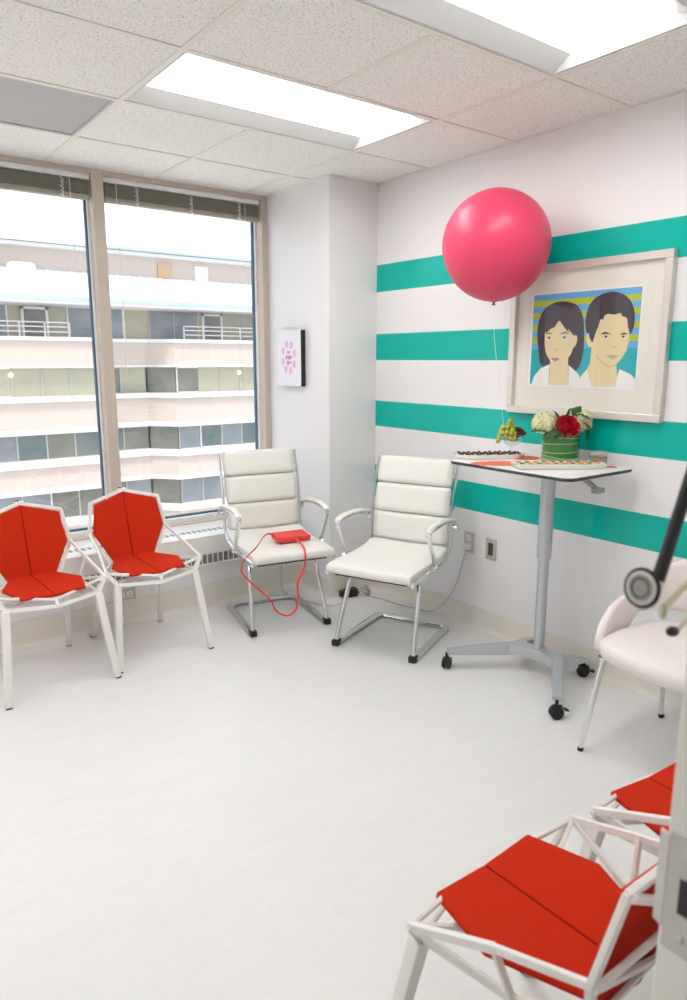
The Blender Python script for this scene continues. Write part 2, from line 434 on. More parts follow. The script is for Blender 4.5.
# ------------------------------------------------------------------ windows
ZS, ZT = .45, 2.545
mull = [-.78, .33, 1.444]
edges = [XL+.0] + mull + [XC]
for k in range(4):
    a, b = edges[k], edges[k+1]
    a2 = a + (.033 if k else .0); b2_ = b - (.033 if k < 3 else .0)
    m = MB()
    # head, sill and jambs of this unit
    m.b2((a,4.225,ZT-.02), (b,4.36,H)); m.b2((a,4.215,.40), (b,4.36,ZS+.0))
    if k == 3: m.b2((XC-.045,4.22,.40), (XC,4.36,H))
    if k == 0: m.b2((XL,4.22,.40), (XL+.045,4.36,H))
    if k < 3: m.b2((b-.033,4.22,.40), (b+.033,4.30,H))
    win = struct(m.build('window_%d' % (k+1), 'tan', smooth=False, bevel=.002))
    m = MB()      # white inner track
    lo = a+.033 if k else a+.045
    hi = b-.033 if k < 3 else b-.045
    m.b2((lo,4.30,ZS), (lo+.018,4.34,ZT-.02)); m.b2((hi-.010,4.29,ZS), (hi,4.34,ZT-.02)); m.b2((lo,4.27,ZS), (hi,4.34,ZS+.028)); m.b2((lo,4.30,ZT-.06), (hi,4.34,ZT-.02))
    m.build('track', 'white_paint', win, smooth=False)
    m = MB()
    m.b2((lo+.018,4.318,ZS+.02), (lo+.026,4.334,ZT-.05)); m.b2((hi-.020,4.312,ZS+.02), (hi-.010,4.336,ZT-.05)); m.b2((lo,4.312,ZS+.028), (hi,4.336,ZS+.040))
    m.build('gasket', 'gasket', win, smooth=False)
    MB().b2((lo+.01,4.324,ZS+.02), (hi-.01,4.329,ZT-.04)).build('pane', 'glass', win, smooth=False)
    if k < 2: continue
    # blind pulled right up
    bl = thing('window_blind', ['raised olive slatted blind in the far left window bay','raised olive slatted blind of the window left of the second pane','raised olive slatted blind over the left pane in view','raised olive slatted blind over the pane beside the white column'][k], 'blind', ((lo+hi)/2,4.26,ZT-.07), 0, 'raised window blinds')
    hw = (hi-lo)/2-.004
    MB().b2((-hw,-.022,.02), (hw,.022,.050), bevel=.003).build('headrail', 'white_paint', bl)
    m = MB(); ns = 15
    for q in range(ns):
        z = .013-q*.0048
        m.b2((-hw+.008,-.022+.001*(q % 2),z-.0018), (hw-.008,.022,z+.0018))
    m.build('slat_stack', 'blind', bl, smooth=False)
    MB().b2((-hw+.008,-.024,-.084), (hw-.008,.024,-.058), bevel=.004).build('bottom_rail', mat('pale_olive_rail', (.38,.35,.28), .5, vary=.05), bl)
    for q in (-.62, .05, .70):
        m = MB(); x = q*hw
        for r_ in range(5): m.tube([(x-.009+.004*(r_ % 2),-.026,.015-.022*r_), (x+.006,-.03,.003-.022*r_), (x+.009-.004*(r_ % 2),-.026,-.008-.022*r_)], .0035, 6)
        m.build('ladder_tape', 'tape', bl)
    MB().tube([(hw*.78,-.03,.02), (hw*.785,-.032,-.35), (hw*.79,-.032,-.62)], .0022, 6).build('tilt_wand', 'tape', bl)
    MB().tube([(-hw*.86,-.03,.02), (-hw*.855,-.03,-.5), (-hw*.85,-.03,-1.05)], .0020, 6).build('lift_cord', 'tape', bl)

# ------------------------------------------------------------------ heater cabinet under the windows
ht = thing('convector_heater', 'long white convector heater cabinet with slotted grilles under the windows', 'heater', ((XL+XC)/2,YB,0))
ox = ht.location.x
m = MB(); a, b = XL-ox, XC-ox
ztop = .43
m.b2((a+.001,.0,.262), (b-.001,.02,.432), bevel=.004)          # front panel
m.b2((a+.001,.0,ztop-.004), (b-.001,.355,ztop+.012), bevel=.005)  # top
m.b2((a+.001,-.012,.250), (b-.001,.06,.266), bevel=.004)       # lip
m.build('cabinet', 'white_metal', ht)
MB().b2((a+.001,.004,.0), (b-.001,.09,.252)).build('lower_panel', 'wall', ht, smooth=False)
m = MB()
n = int((b-a)/.036)
for q in range(n):
    x = a+.05+q*.036
    if x > b-.05: break
    m.b2((x,-.0015,.270), (x+.026,.001,.326))
m.build('front_grille', mat('dark_slot', (.22,.22,.23), .6, vary=.2), ht, smooth=False)
m = MB()
for q in range(n):
    x = a+.05+q*.036
    if x > b-.05: break
    m.b2((x,.11,ztop+.0115), (x+.022,.165,ztop+.0128))
m.build('top_grille', mat('grey_slot', (.30,.30,.31), .6, vary=.2), ht, smooth=False)

# ------------------------------------------------------------------ outlets
def outlet(x, y, z, rz, label, kind):
    t = thing('wall_outlet', label, 'outlet', (x,y,z), rz)
    MB().b2((-.037,-.005,-.06), (.037,0,.06), bevel=.002).build('cover_plate', 'steel', t)
    if kind == 'duplex':
        for dz in (-.024, .024):
            s = MB().b2((-.017,-.008,dz-.016), (.017,-.004,dz+.016), bevel=.003).build('receptacle', 'cream', t)
            m = MB()
            m.b2((-.009,-.0086,dz-.004), (-.006,-.0078,dz+.007)); m.b2((.006,-.0086,dz-.004), (.009,-.0078,dz+.007)); m.b2((-.002,-.0086,dz-.011), (.002,-.0078,dz-.008))
            m.build('socket_slot', 'black', s, smooth=False)
    else:
        MB().b2((-.017,-.0062,-.036), (.017,-.004,.036), bevel=.001).build('switch_opening', mat('dark_brown_plastic', (.10,.07,.05), .4, vary=.1), t)
    return t
outlet(XW-.001, 2.678, .487, -PI/2, 'steel wall outlet with a white plug in it, right of the office chairs', 'duplex')
outlet(XW-.001, 2.515, .480, -PI/2, 'steel plate with dark insert on the striped wall beside the post of the table', 'blank')
o = outlet(1.335, YB-.001+.004, .172, 0, 'steel outlet plate with cream socket low on the panel under the heater', 'duplex')
o.rotation_euler = (0, PI/2, 0)

# ------------------------------------------------------------------ red cushioned lattice chairs
N = dict(A=(0,.249,.81), B=(.185,.214,.763), C=(.21,.184,.602), J=(.123,.136,.437), W=(.225,.015,.548), R=(.252,-.156,.482), Q=(.206,-.176,.418), P=(0,-.237,.413),
         F=(.141,-.193,.461), S=(.182,-.043,.467), f=(.247,-.253,0), r=(.195,.290,0), K=(.19,.03,.440), M1=(0,.222,.66), M2=(0,.170,.52), P2=(0,-.216,.440), r0=(.150,.115,.415), CB=(0,.05,.425), D=(.10,-.11,.428))
def nd(k, s=1): x, y, z = N[k]; return Vector((x*s, y, z))
def bar(m, a, b, w=.0085, d=.006): 
    a = Vector(a); b = Vector(b); t = (b-a).normalized()
    m.tube([a-t*.003, b+t*.003], w, 4, ry=d, square=True, up=(0,.3,1) if abs(t.z) < .8 else (1,0,0))
def make_lattice_chair():
    t = thing('lattice_chair', 'x', 'chair')
    m = MB()
    for s in (-1, 1):
        g = lambda k: nd(k, s)
        for a, b, w_ in (('A','B',.009),('B','C',.009),('C','J',.009)): bar(m, g(a), g(b), w_, .006)
        for a, b, w_ in (('C','M1',.008),('C','M2',.008),('B','M1',.007)): bar(m, g(a)+Vector((0,.008,0)), (nd(b))+Vector((0,.008,0)), w_, .005)
        bar(m, g('J')+Vector((0,.006,0)), nd('M2')+Vector((0,.006,0)), .007, .005)
    bar(m, nd('A'), nd('M1'), .007, .005)
    m.tube([nd('A')+Vector((-.02,0,.004)), nd('A')+Vector((.02,0,.004))], .009, 8)
    m.build('back_frame', 'white_metal', t, bevel=.002)
    m = MB()
    for s in (-1, 1):
        g = lambda k: nd(k, s)
        for a, b, w_, d in (('C','W',.0075,.005),('W','R',.0085,.006),('W','K',.0065,.005),('R','Q',.010,.007),('Q','P',.009,.006),('R','P2',.0065,.005),('R','K',.0075,.005),('Q','K',.0075,.006),
                            ('J','K',.008,.006),('R','D',.0065,.005),('Q','D',.0065,.005),('J','CB',.008,.005),('K','D',.0065,.005),('D','P2',.0065,.005),('D','CB',.0065,.005),('K','r0',.010,.007),('J','r0',.010,.007)):
            mid = ('P','P2','CB')
            bar(m, nd(a) if a in mid else g(a), nd(b) if b in mid else g(b), w_, d)
        # small plate where the leg meets the frame
        m.prism([g('Q')+Vector((0,0,-.004)), g('R')+Vector((0,0,-.008)), g('R')*.86+g('D')*.14, g('Q')*.86+g('D')*.14], (0,0,-.006))
        m.tube([g('R')+Vector((-.004*s,.002,-.002)), g('R')+Vector((.004*s,-.002,.002))], .010, 8)
    bar(m, nd('P'), nd('P2'), .008, .006); bar(m, nd('J'), nd('J', -1), .008, .005)
    m.build('seat_frame', 'white_metal', t, bevel=.002)
    for s in (-1, 1):
        for a, b, w_ in (('Q','f',.0165), ('r0','r',.0145)):
            A = nd(a, s)+Vector((0,0,.0)); B = nd(b, s)
            m = MB(); m.tube([A, A.lerp(B, .5), B+Vector((0,0,.005))], [w_*1.05, w_, w_*.86], 4, ry=[w_*.95, w_*.9, w_*.8], square=True, up=(1,0,0))
            lg = m.build('leg', 'white_metal', t, bevel=.003)
            MB().b2((B.x-.013,B.y-.012,0), (B.x+.013,B.y+.012,.006), bevel=.002).build('glide', 'black', lg)
    # cushions
    def pad(pts_front, thick, off, name):
        m = MB()
        for s in (-1, 1):
            P = [Vector((x*s, y, z)) for x, y, z in pts_front]
            nrm = Vector((0,0,0))
            for i in range(len(P)):
                a, b = P[i], P[(i+1) % len(P)]
                nrm += a.cross(b)
            nrm.normalize()
            if (off.dot(nrm)) < 0: nrm = -nrm
            m.prism([p+nrm*.006 for p in P], nrm*thick)
        bmesh.ops.triangulate(m.bm, faces=[f for f in m.bm.faces if len(f.verts) > 4])
        return m.build(name, 'red', t, bevel=.006, bseg=3)
    pad([(.0003,.2525,.800), (.172,.214,.752), (.195,.186,.604), (.110,.142,.446), (.0003,.158,.442)], .014, Vector((0,-1,.3)), 'back_cushion')
    pad([(.0003,.148,.444), (.110,.128,.450), (.182,-.040,.455), (.146,-.198,.449), (.0003,-.199,.440)], .016, Vector((0,0,1)), 'seat_cushion')
    sm = mat('seam_shade_red', (.26,.010,.004), .95, spec=.1, vary=.1)  # dark tubes along the centre seams stand in for shade in the fold
    MB().tube([(0,.2335,.802), (0,.1385,.452)], .0026, 6).build('back_seam_shade', sm, t)
    MB().tube([(0,.140,.4645), (0,-.190,.4605)], .0026, 6).build('seat_seam_shade', sm, t)
    m = MB(); m.b2((-.016,.245,.806), (-.002,.268,.826), bevel=.002); m.build('cushion_clip', 'black', t)
    return t
ch0 = make_lattice_chair()
places = [((.782,3.427), .045, 'red cushioned white lattice chair by the window, at the left edge of the photo'),
          ((1.309,3.485), .013, 'red cushioned white lattice chair by the window, the one next to the white office chair'),
          ((1.029,.668), 3.156, 'red cushioned white lattice chair seen from behind at the bottom of the photo'),
          ((1.582,.635), 3.035, 'red cushioned white lattice chair mostly hidden by the door frame at lower right')]
for k, ((x, y), a, lab) in enumerate(places):
    c = ch0 if k == 0 else copy_tree(ch0)
    c.location = (x, y, 0); c.rotation_euler = (0,0,a); c['label'] = lab; c['group'] = 'red cushioned lattice chairs'

# ------------------------------------------------------------------ white office chairs
def pillow(m, w, h, t, mtx, bulge=.25, n=8):
    """upholstered panel: w across x, h along y, t thick in z, domed on both faces"""
    vs = {}
    def P(i, j, s):
        u = -1+2*i/n; v_ = -1+2*j/n
        rr = lambda q: math.copysign(abs(q), q)
        ex = (1-abs(u)**6)*(1-abs(v_)**6)
        x = u*w/2*(1-.03*abs(v_)**8); y = v_*h/2*(1-.03*abs(u)**8)
        z = s*t/2*(.35+.65*ex**.35)
        return mtx @ Vector((x, y, z))
    T_ = [[m.bm.verts.new(P(i, j, 1)) for j in range(n+1)] for i in range(n+1)]
    B_ = [[m.bm.verts.new(P(i, j, -1)) for j in range(n+1)] for i in range(n+1)]
    for i in range(n):
        for j in range(n):
            m.bm.faces.new((T_[i][j], T_[i+1][j], T_[i+1][j+1], T_[i][j+1])); m.bm.faces.new((B_[i][j], B_[i][j+1], B_[i+1][j+1], B_[i+1][j]))
    ring = [(i, 0) for i in range(n)]+[(n, j) for j in range(n)]+[(i, n) for i in range(n, 0, -1)]+[(0, j) for j in range(n, 0, -1)]
    for k in range(len(ring)):
        a = ring[k]; b = ring[(k+1) % len(ring)]
        m.bm.faces.new((T_[a[0]][a[1]], B_[a[0]][a[1]], B_[b[0]][b[1]], T_[b[0]][b[1]]))
def plane_mtx(p0, p1, xdir=(1,0,0), off=0):
    """frame whose y runs p0->p1, z = normal (facing the sitter)"""
    p0 = Vector(p0); p1 = Vector(p1); y = (p1-p0).normalized(); x = Vector(xdir); z = x.cross(y)
    c = (p0+p1)/2+z*off
    mt = Matrix((x, y, z)).transposed().to_4x4(); mt.translation = c; return mt
def make_office_chair():
    t = thing('office_chair', 'x', 'chair')
    # backrest: three pads; points are the front (sitter) side line
    prof = [(.281,.968), (.235,.823), (.202,.664), (.188,.505)]
    for (y0, z0), (y1, z1) in zip(prof[1:], prof[:-1]):
        m = MB(); p0 = Vector((0,y0+.025,z0+.002)); p1 = Vector((0,y1+.025,z1-.002))
        pillow(m, .448, (p1-p0).length, .052, plane_mtx(p0, p1), n=12)
        m.build('backrest_pad', 'leather', t, angle=70)
    m = MB(); m.prism([(-.212,y+.038,z) for y, z in prof]+[(-.212,y+.046,z) for y, z in prof[::-1]], (.424,0,0)); m.build('back_panel', 'leather', t, bevel=.002)
    # seat pad: one cushion, domed, thicker at the front
    m = MB(); n = 14; rows = []
    sp_ = [(-.312,.452),(-.308,.470),(-.285,.479),(-.2,.484),(-.1,.481),(0,.480),(.1,.486),(.165,.498),(.190,.510)]
    for y, z in sp_:
        rows.append([m.bm.verts.new(Vector((-.236+.472*i/n, y, z - .010*abs(-1+2*i/n)**7 - .004*math.cos(PI*(-1+2*i/n)) ))) for i in range(n+1)])
    under = [(-.310,.434),(-.290,.424),(-.2,.424),(-.1,.426),(0,.428),(.1,.436),(.165,.447),(.205,.470)]
    for y, z in under[::-1]:
        rows.append([m.bm.verts.new(Vector((-.236+.472*i/n, y, z))) for i in range(n+1)])
    k = len(rows)
    for a in range(k):
        for i in range(n): m.bm.faces.new((rows[a][i], rows[a][i+1], rows[(a+1) % k][i+1], rows[(a+1) % k][i]))
    m.bm.faces.new([r[0] for r in rows]); m.bm.faces.new([r[n] for r in rows][::-1])
    m.build('seat_cushion', 'leather', t, angle=70, bevel=.006, bseg=2)
    MB().b2((-.205,-.27,.408), (.205,.12,.424), bevel=.006).build('seat_pan', 'black', t)
    for s in (-1, 1):
        path = round_path([(.241*s,.318,.955), (.241*s,.268,.815), (.241*s,.238,.664), (.241*s,.228,.50), (.241*s,.17,.445), (.241*s,.05,.430), (.241*s,-.29,.428)], .05, 5)
        MB().tube(path, .008, 8, ry=.017, up=(1,0,0)).build('side_rail', 'chrome', t)
        # arm: flat chrome loop
        ap = round_path([(.262*s,.255,.600), (.262*s,.235,.640), (.262*s,.06,.668), (.262*s,-.150,.655), (.262*s,-.105,.560), (.262*s,-.045,.462)], .035, 6)
        arm = MB().tube(ap, .013, 8, ry=.0065, up=(1,0,0)).build('armrest', 'chrome', t)
        MB().tube([(.240*s,.245,.610), (.272*s,.245,.610)], .012, 10).build('bracket', 'chrome', arm)
        MB().tube([(.241*s,-.05,.445), (.278*s,-.05,.455)], .014, 10).build('bracket', 'chrome', arm)
        pp = smooth_path([(.262*s,.215,.655), (.262*s,.12,.675), (.262*s,0,.684), (.262*s,-.09,.680), (.262*s,-.152,.662)], 5)
        m = MB(); k_ = len(pp); m.tube(pp, [.010]+[.019]*(k_-2)+[.012], 12, ry=[.005]+[.011]*(k_-2)+[.007], up=(1,0,0)); m.build('arm_pad', 'leather', arm, subsurf=1)
    # sled base: one bent tube per side and the crossbars
    for s in (-1, 1):
        path = round_path([(.10*s,-.085,.398), (.185*s,-.08,.395), (.202*s,-.11,.34), (.223*s,-.207,.07), (.224*s,-.219,.013)], .035, 5)
        MB().tube(path, .0125, 12).build('front_leg', 'chrome', t)
        m = MB(); m.b2((.224*s-.019,-.243,0), (.224*s+.019,-.195,.034), bevel=.005); m.build('foot_cap', 'black', t)
    fl = round_path([(.224,-.215,.0135), (.217,.287,.0135), (-.217,.287,.0135), (-.224,-.215,.0135)], .05, 6)
    MB().tube(fl, .0125, 12, ry=.021, up=(0,0,1)).build('floor_runner', 'chrome', t)
    m = MB(); m.tube([(-.2,-.085,.398), (.2,-.085,.398)], .012, 12); m.tube([(-.18,-.085,.40), (-.18,.10,.412)], .011, 10); m.tube([(.18,-.085,.40), (.18,.10,.412)], .011, 10)
    m.build('seat_support', 'chrome', t)
    return t
oc = make_office_chair()
for k, (x, y, a, lab) in enumerate([(2.410,2.755,-1.153,'white leather office chair with chrome arms beside the tall table, empty seat'),
                                    (2.086,3.418,-.207,'white leather office chair by the window with a red purse on its seat')]):
    c = oc if k == 0 else copy_tree(oc)
    c.location = (x, y, 0); c.rotation_euler = (0,0,a); c['label'] = lab; c['group'] = 'white office chairs'

# ------------------------------------------------------------------ red purse and strap
pu = thing('purse', 'small red leather purse with a long red strap lying on the white seat', 'purse', (2.135,3.335,.487), -.16)
MB().b2((-.10,-.062,.000), (.10,.060,.030), bevel=.009, seg=3).build('pouch', 'purse', pu)
m = MB(); m.prism([(-.101,-.063,.018), (.101,-.063,.018), (.098,.058,.032), (-.098,.058,.032)], (0,0,.007)); m.build('flap', 'purse', pu, bevel=.004)
sw = [(2.040,3.365,.515), (1.985,3.330,.545), (1.900,3.250,.553), (1.815,3.165,.535), (1.735,3.150,.485), (1.712,3.155,.440), (1.718,3.153,.400), (1.773,3.141,.335), (1.86,3.123,.239), (1.895,3.116,.169), (1.954,3.103,.133), (2.004,3.093,.157), (2.02,3.09,.225), (2.016,3.085,.316), (2.057,3.080,.4), (2.063,3.079,.470), (2.085,3.14,.502), (2.11,3.25,.512)]
inv = (Matrix.Translation(pu.location) @ Matrix.Rotation(-.16, 4, 'Z')).inverted()
MB().tube([inv @ p for p in smooth_path(sw, 6)], .0055, 6, ry=.0018).build('strap', 'purse', pu)

# ------------------------------------------------------------------ tall wheeled table
tb = thing('pedestal_table', 'tall white topped table on a silver post with black casters', 'table', (2.70,2.0,0))
def loc(x, y, z=0): return Vector((x-2.70, y-2.0, z))
def rrect(x0, x1, y0, y1, r, n=6):
    out = []
    for cx, cy, a0 in ((x1-r,y1-r,0), (x0+r,y1-r,PI/2), (x0+r,y0+r,PI), (x1-r,y0+r,1.5*PI)):
        for k in range(n+1):
            a = a0+PI/2*k/n; out.append((cx+r*math.cos(a), cy+r*math.sin(a)))
    return out
TZ = 1.04
pr_ = rrect(2.392, 2.876, 1.676, 2.352, .05)
top = MB().prism([loc(x, y, TZ-.016) for x, y in pr_], (0,0,.016)).build('tabletop', 'laminate', tb, smooth=False, bevel=.001)
m = MB(); pb = rrect(2.3905, 2.8775, 1.6745, 2.3535, .051)
m.tube([loc(x, y, TZ-.0085) for x, y in pb], .0065, 6, ry=.003, up=(0,0,1), closed=True); m.build('edge_band', mat('dark_edge_band', (.05,.05,.055), .4, vary=.1), top)
MB().tube([(0,0,.10), (0,0,.60)], .0255, 24, cap=True).build('lower_post', 'silver', tb)
MB().tube([(0,0,.585), (0,0,TZ-.04)], .0335, 24, cap=True).build('upper_post', 'silver', tb)
MB().b2((-.20,-.12,TZ-.036), (.12,.12,TZ-.016), bevel=.004).build('mounting_plate', 'silver', tb)
# base: concave sided body and four arms
cast = [(2.385,2.308), (2.403,1.671), (2.850,1.845), (2.850,2.150)]
m = MB()
ends = [loc(*c) for c in cast]
out = []
def arc(a, b, c, n=8):   # quadratic
    a, b, c = Vector(a), Vector(b), Vector(c)
    return [a*(1-t)**2+b*2*t*(1-t)+c*t*t for t in [k/n for k in range(n+1)]]
A, B, C, D = ends
KL, KR = loc(2.665,2.115), loc(2.695,1.885)
def limb(m, P, w0, w1, t0, t1, b0, b1):
    """tapering bar of rectangular section through P: widths, top and bottom heights from first to last"""
    n = len(P)-1; rings = []
    for i, p in enumerate(P):
        t = i/n; d = (P[min(i+1, n)]-P[max(i-1, 0)]).normalized(); sd = Vector((-d.y, d.x, 0)); w_ = w0+(w1-w0)*t; zt_ = t0+(t1-t0)*t**1.6; zb_ = b0+(b1-b0)*t
        rings.append([m.bm.verts.new((p.x+sd.x*w_*q, p.y+sd.y*w_*q, z)) for q, z in ((1,zt_),(-1,zt_),(-1,zb_),(1,zb_))])
    for a_, b_ in zip(rings, rings[1:]):
        for i in range(4): m.bm.faces.new((a_[i], a_[(i+1) % 4], b_[(i+1) % 4], b_[i]))
    m.bm.faces.new(rings[0]); m.bm.faces.new(rings[-1])
for k_, e in ((KL, A), (KR, B), (KR, C), (KL, D)):
    d = (e-k_).normalized()
    m = MB(); limb(m, [k_-d*.02+(e+d*.02-k_)*i/6 for i in range(7)], .026, .021, .128, .100, .072, .078)
    m.build('base_arm', 'silver', tb, smooth=False, bevel=.004)
m = MB(); front = []; rear = []
for i in range(9):
    t = i/8; p = KL.lerp(KR, t); bow = math.sin(PI*t)
    front.append(Vector((p.x-.045+.030*bow, p.y, 0))); rear.append(Vector((p.x+.060-.012*bow, p.y, 0)))
m.prism([(p.x, p.y, .078) for p in front]+[(p.x, p.y, .078) for p in rear[::-1]], (0,0,.050))
m.build('base', 'silver', tb, smooth=False, bevel=.006)
m = MB(); m.lathe([(.036,.127),(.036,.133),(.0256,.137)], n=24); m.build('post_collar', 'silver', tb)
for kx, e in enumerate(ends):
    a = [.5, -.5, -1.2, 1.0][kx]
    R_ = Matrix.Translation((e.x, e.y, 0)) @ Matrix.Rotation(a, 4, 'Z')
    m = MB()
    for s in (-1, 1): m.lathe([(0,-.008),(.022,-.008),(.0285,-.004),(.0285,.004),(.022,.008),(0,.008)], n=20, mtx=R_ @ Matrix.Translation((0,.013*s,.0285)) @ Matrix.Rotation(PI/2, 4, 'X'))
    cs = m.build('caster', 'rubber', tb)
    m = MB(); m.box((0,0,.045), (.05,.014,.03), mtx=R_, bevel=.005); m.tube([R_ @ Vector((0,0,.05)), R_ @ Vector((0,0,.084))], .008, 10); m.box((.030,0,.048), (.02,.026,.008), mtx=R_ @ Matrix.Rotation(.3, 4, 'Y'), bevel=.002)
    m.build('caster_fork', 'black', cs)
# height lever under the right end
m = MB(); m.tube([loc(2.62,1.84,1.014), loc(2.61,1.755,1.008), loc(2.615,1.725,.990), loc(2.620,1.70,.972)], .012, 8, ry=.008); m.box(loc(2.625,1.692,.965), (.055,.035,.022), bevel=.005)
m.build('height_lever', mat('grey_lever', (.30,.31,.31), .45, metal=.4, vary=.1), tb)

# ------------------------------------------------------------------ things on the table
def tray(name, label, cx, cy, L, W, hgt, rz, oval):
    t = thing(name, label, 'tray', (cx,cy,TZ+.0012), rz)
    m = MB()
    def out(s, z):
        if oval: return [(s*L/2*math.copysign(abs(math.cos(a))**.45, math.cos(a))*1.0, s*W/2*math.copysign(abs(math.sin(a))**.6, math.sin(a)), z) for a in [2*PI*k/48 for k in range(48)]]
        return [(x*s, y*s, z) for x, y in rrect(-L/2, L/2, -W/2, W/2, .012, 4)]
    lv = [out(.90, 0), out(1, hgt), out(.97, hgt), out(.88, .005)]
    vs = [[m.bm.verts.new(p) for p in l] for l in lv]; n = len(vs[0])
    for a, b in zip(vs, vs[1:]):
        for i in range(n): m.bm.faces.new((a[i], a[(i+1) % n], b[(i+1) % n], b[i]))
    m.bm.faces.new(vs[0]); m.bm.faces.new(vs[-1])
    m.build('dish', 'ceramic', t, bevel=.001)
    return t
def put_rows(src, t, nx, ny, L, W, z, group, jit=.002):
    """copies of src on a tray, each an object of its own"""
    R_ = Matrix.Translation(t.location) @ Matrix.Rotation(t.rotation_euler.z, 4, 'Z')
    first = True; out = []
    for j in range(ny):
        for i in range(nx):
            p = R_ @ Vector((-L/2+L*(i+.5)/nx+random.uniform(-jit, jit), -W/2+W*(j+.5)/ny+random.uniform(-jit, jit), z))
            c = src[(i+j) % len(src)]
            if c.get('used'): c = copy_tree(c)
            else: c['used'] = 1
            c.location = p; c.rotation_euler = (0,0,random.uniform(0, 3)); out.append(c)
    return out
a1 = math.atan2(-.50, .86)
t1 = tray('serving_tray', 'long oval white tray of dark chocolates on the left end of the tall table', 2.608, 2.285, .345, .14, .022, a1, True)
def bite(name, label, cat, group, base, basem, topm, kind):
    t = thing(name, label, cat, group=group)
    m = MB(); m.lathe([(0,0),(base,0),(base*1.05,.006),(base*.95,.012),(0,.013)], n=12); m.build('pastry_base', basem, t)
    m = MB()
    if kind == 0: m.sphere((0,0,.017), base*.72, 10, 6, (1,1,.75))
    elif kind == 1:
        for a in range(5): m.sphere((.006*math.cos(a*1.3),.006*math.sin(a*1.3),.015), .0045, 6, 4, (1.3,.7,.8))
    else: m.lathe([(base*.8,.012),(base*.8,.016),(base*.3,.020),(0,.0205)], n=10)
    m.build('topping', topm, t); return t
s1 = [bite('chocolate_bite', 'small dark chocolate bite on the oval tray', 'chocolate', 'chocolate bites on the oval tray', .0105, 'bread', 'choc', 0),
      bite('chocolate_bite', 'small dark chocolate bite on the oval tray', 'chocolate', 'chocolate bites on the oval tray', .0105, 'choc', 'choc', 2)]
put_rows(s1, t1, 12, 3, .31, .10, .007, '')
a2 = math.atan2(-.541, .841)
t2 = tray('serving_tray', 'rectangular white tray of small canapes at the front of the flower vase', 2.612, 1.888, .415, .120, .020, a2, False)
s2 = [bite('canape', 'small round canape topped with green herb on the rectangular tray', 'canape', 'green topped canapes', .0145, 'bread', 'herb', 1),
      bite('canape', 'small round canape topped with orange on the rectangular tray', 'canape', 'orange topped canapes', .0145, 'bread', 'salmon', 2)]
put_rows(s2, t2, 10, 2, .38, .085, .007, '')

def placemat(pts_c, L, W, rz, label, z):
    m = MB(); P = []
    for k in range(72):
        a = 2*PI*k/72; r = 1+.05*math.sin(k*PI/2+.4)+.02*math.sin(k*1.7)
        P.append((L/2*math.cos(a)*r, W/2*math.sin(a)*r, 0))
    m.prism(P, (0,0,.0012)); o = m.build('placemat', 'coral', smooth=False); o.location = (*pts_c, z); o.rotation_euler = (0,0,rz); tag(o, label, 'placemat', 'coral placemats')
placemat((2.515,2.115), .30, .15, a2, 'coral orange placemat in front of the oval tray, left of the rectangular tray', TZ+.0002)
placemat((2.745,2.175), .15, .13, .4, 'coral orange placemat lying behind, between the oval tray and the vase', TZ+.0002)
placemat((2.815,1.758), .05, .05, .2, 'coral orange placemat tip showing right of the rectangular tray', TZ+.0002)

# footed glass with fruit
gb = thing('footed_bowl', 'clear footed glass bowl of fruit standing behind the oval tray', 'bowl', (2.79,2.300,TZ+.0005))
gb.scale = (1.17,)*3
m = MB(); m.lathe([(0,0),(.032,0),(.033,.003),(.010,.008),(.006,.014),(.006,.030),(.012,.036),(.030,.048),(.042,.068),(.048,.088),(.046,.088),(.040,.069),(.028,.051),(.010,.040),(0,.039)], n=32)
m.build('glass', 'clear', gb, angle=60)
def at_bowl(x, y, z): return (2.79+x*1.17, 2.300+y*1.17, TZ+z*1.17)
gsrc = MB().sphere((0,0,0), .0122, 12, 8, (1,1,1.15)).build('grape', 'grape')
tag(gsrc, 'green grape in the footed glass bowl', 'grape', 'green grapes in the footed bowl')
bsrc = MB().sphere((0,0,0), .011, 12, 8, (1,1,.95)).build('dark_berry', 'berry')
tag(bsrc, 'dark red berry at the right side of the footed glass bowl', 'berry', 'dark berries in the footed bowl')
# camera-right direction on the table is roughly (.8,-.6)
def ball_at(src, used, u_, z, d): 
    c = src if used[0] == 0 else src.copy()
    if used[0]: COL.objects.link(c)
    used[0] += 1
    c.location = at_bowl(u_*.8+d*.6, -u_*.6+d*.8, z); c.rotation_euler = (random.uniform(0,.6), random.uniform(0,.6), random.random()*3)
ug = [0]; ub = [0]
for u_, z, d in [(-.030,.078,-.012),(-.012,.070,-.018),(.006,.069,-.016),(-.022,.082,.012),(0,.066,.004),(.016,.070,-.004),(.010,.078,.018),(-.008,.086,.022),
                 (-.040,.094,-.004),(-.026,.097,-.014),(-.008,.090,-.014),(.010,.088,-.010),(-.016,.102,.006),(.0,.104,-.004),(-.032,.108,.010),(-.020,.116,-.002),(-.006,.120,.004),(.004,.116,.014),(-.014,.130,.002),(-.002,.134,.006),
                 (-.052,.088,-.004),(-.056,.074,-.006),(-.060,.060,-.006),(-.048,.101,.002),(-.010,.142,.0),(.014,.104,.004),(-.040,.118,.004)]: ball_at(gsrc, ug, u_, z, d)
for u_, z, d in [(.024,.084,-.010),(.034,.094,-.002),(.024,.100,.004),(.040,.086,.008),(.044,.100,.010),(.032,.108,-.004),(.050,.092,-.004),(.018,.112,-.006),(.022,.092,-.022)]: ball_at(bsrc, ub, u_, z, d)

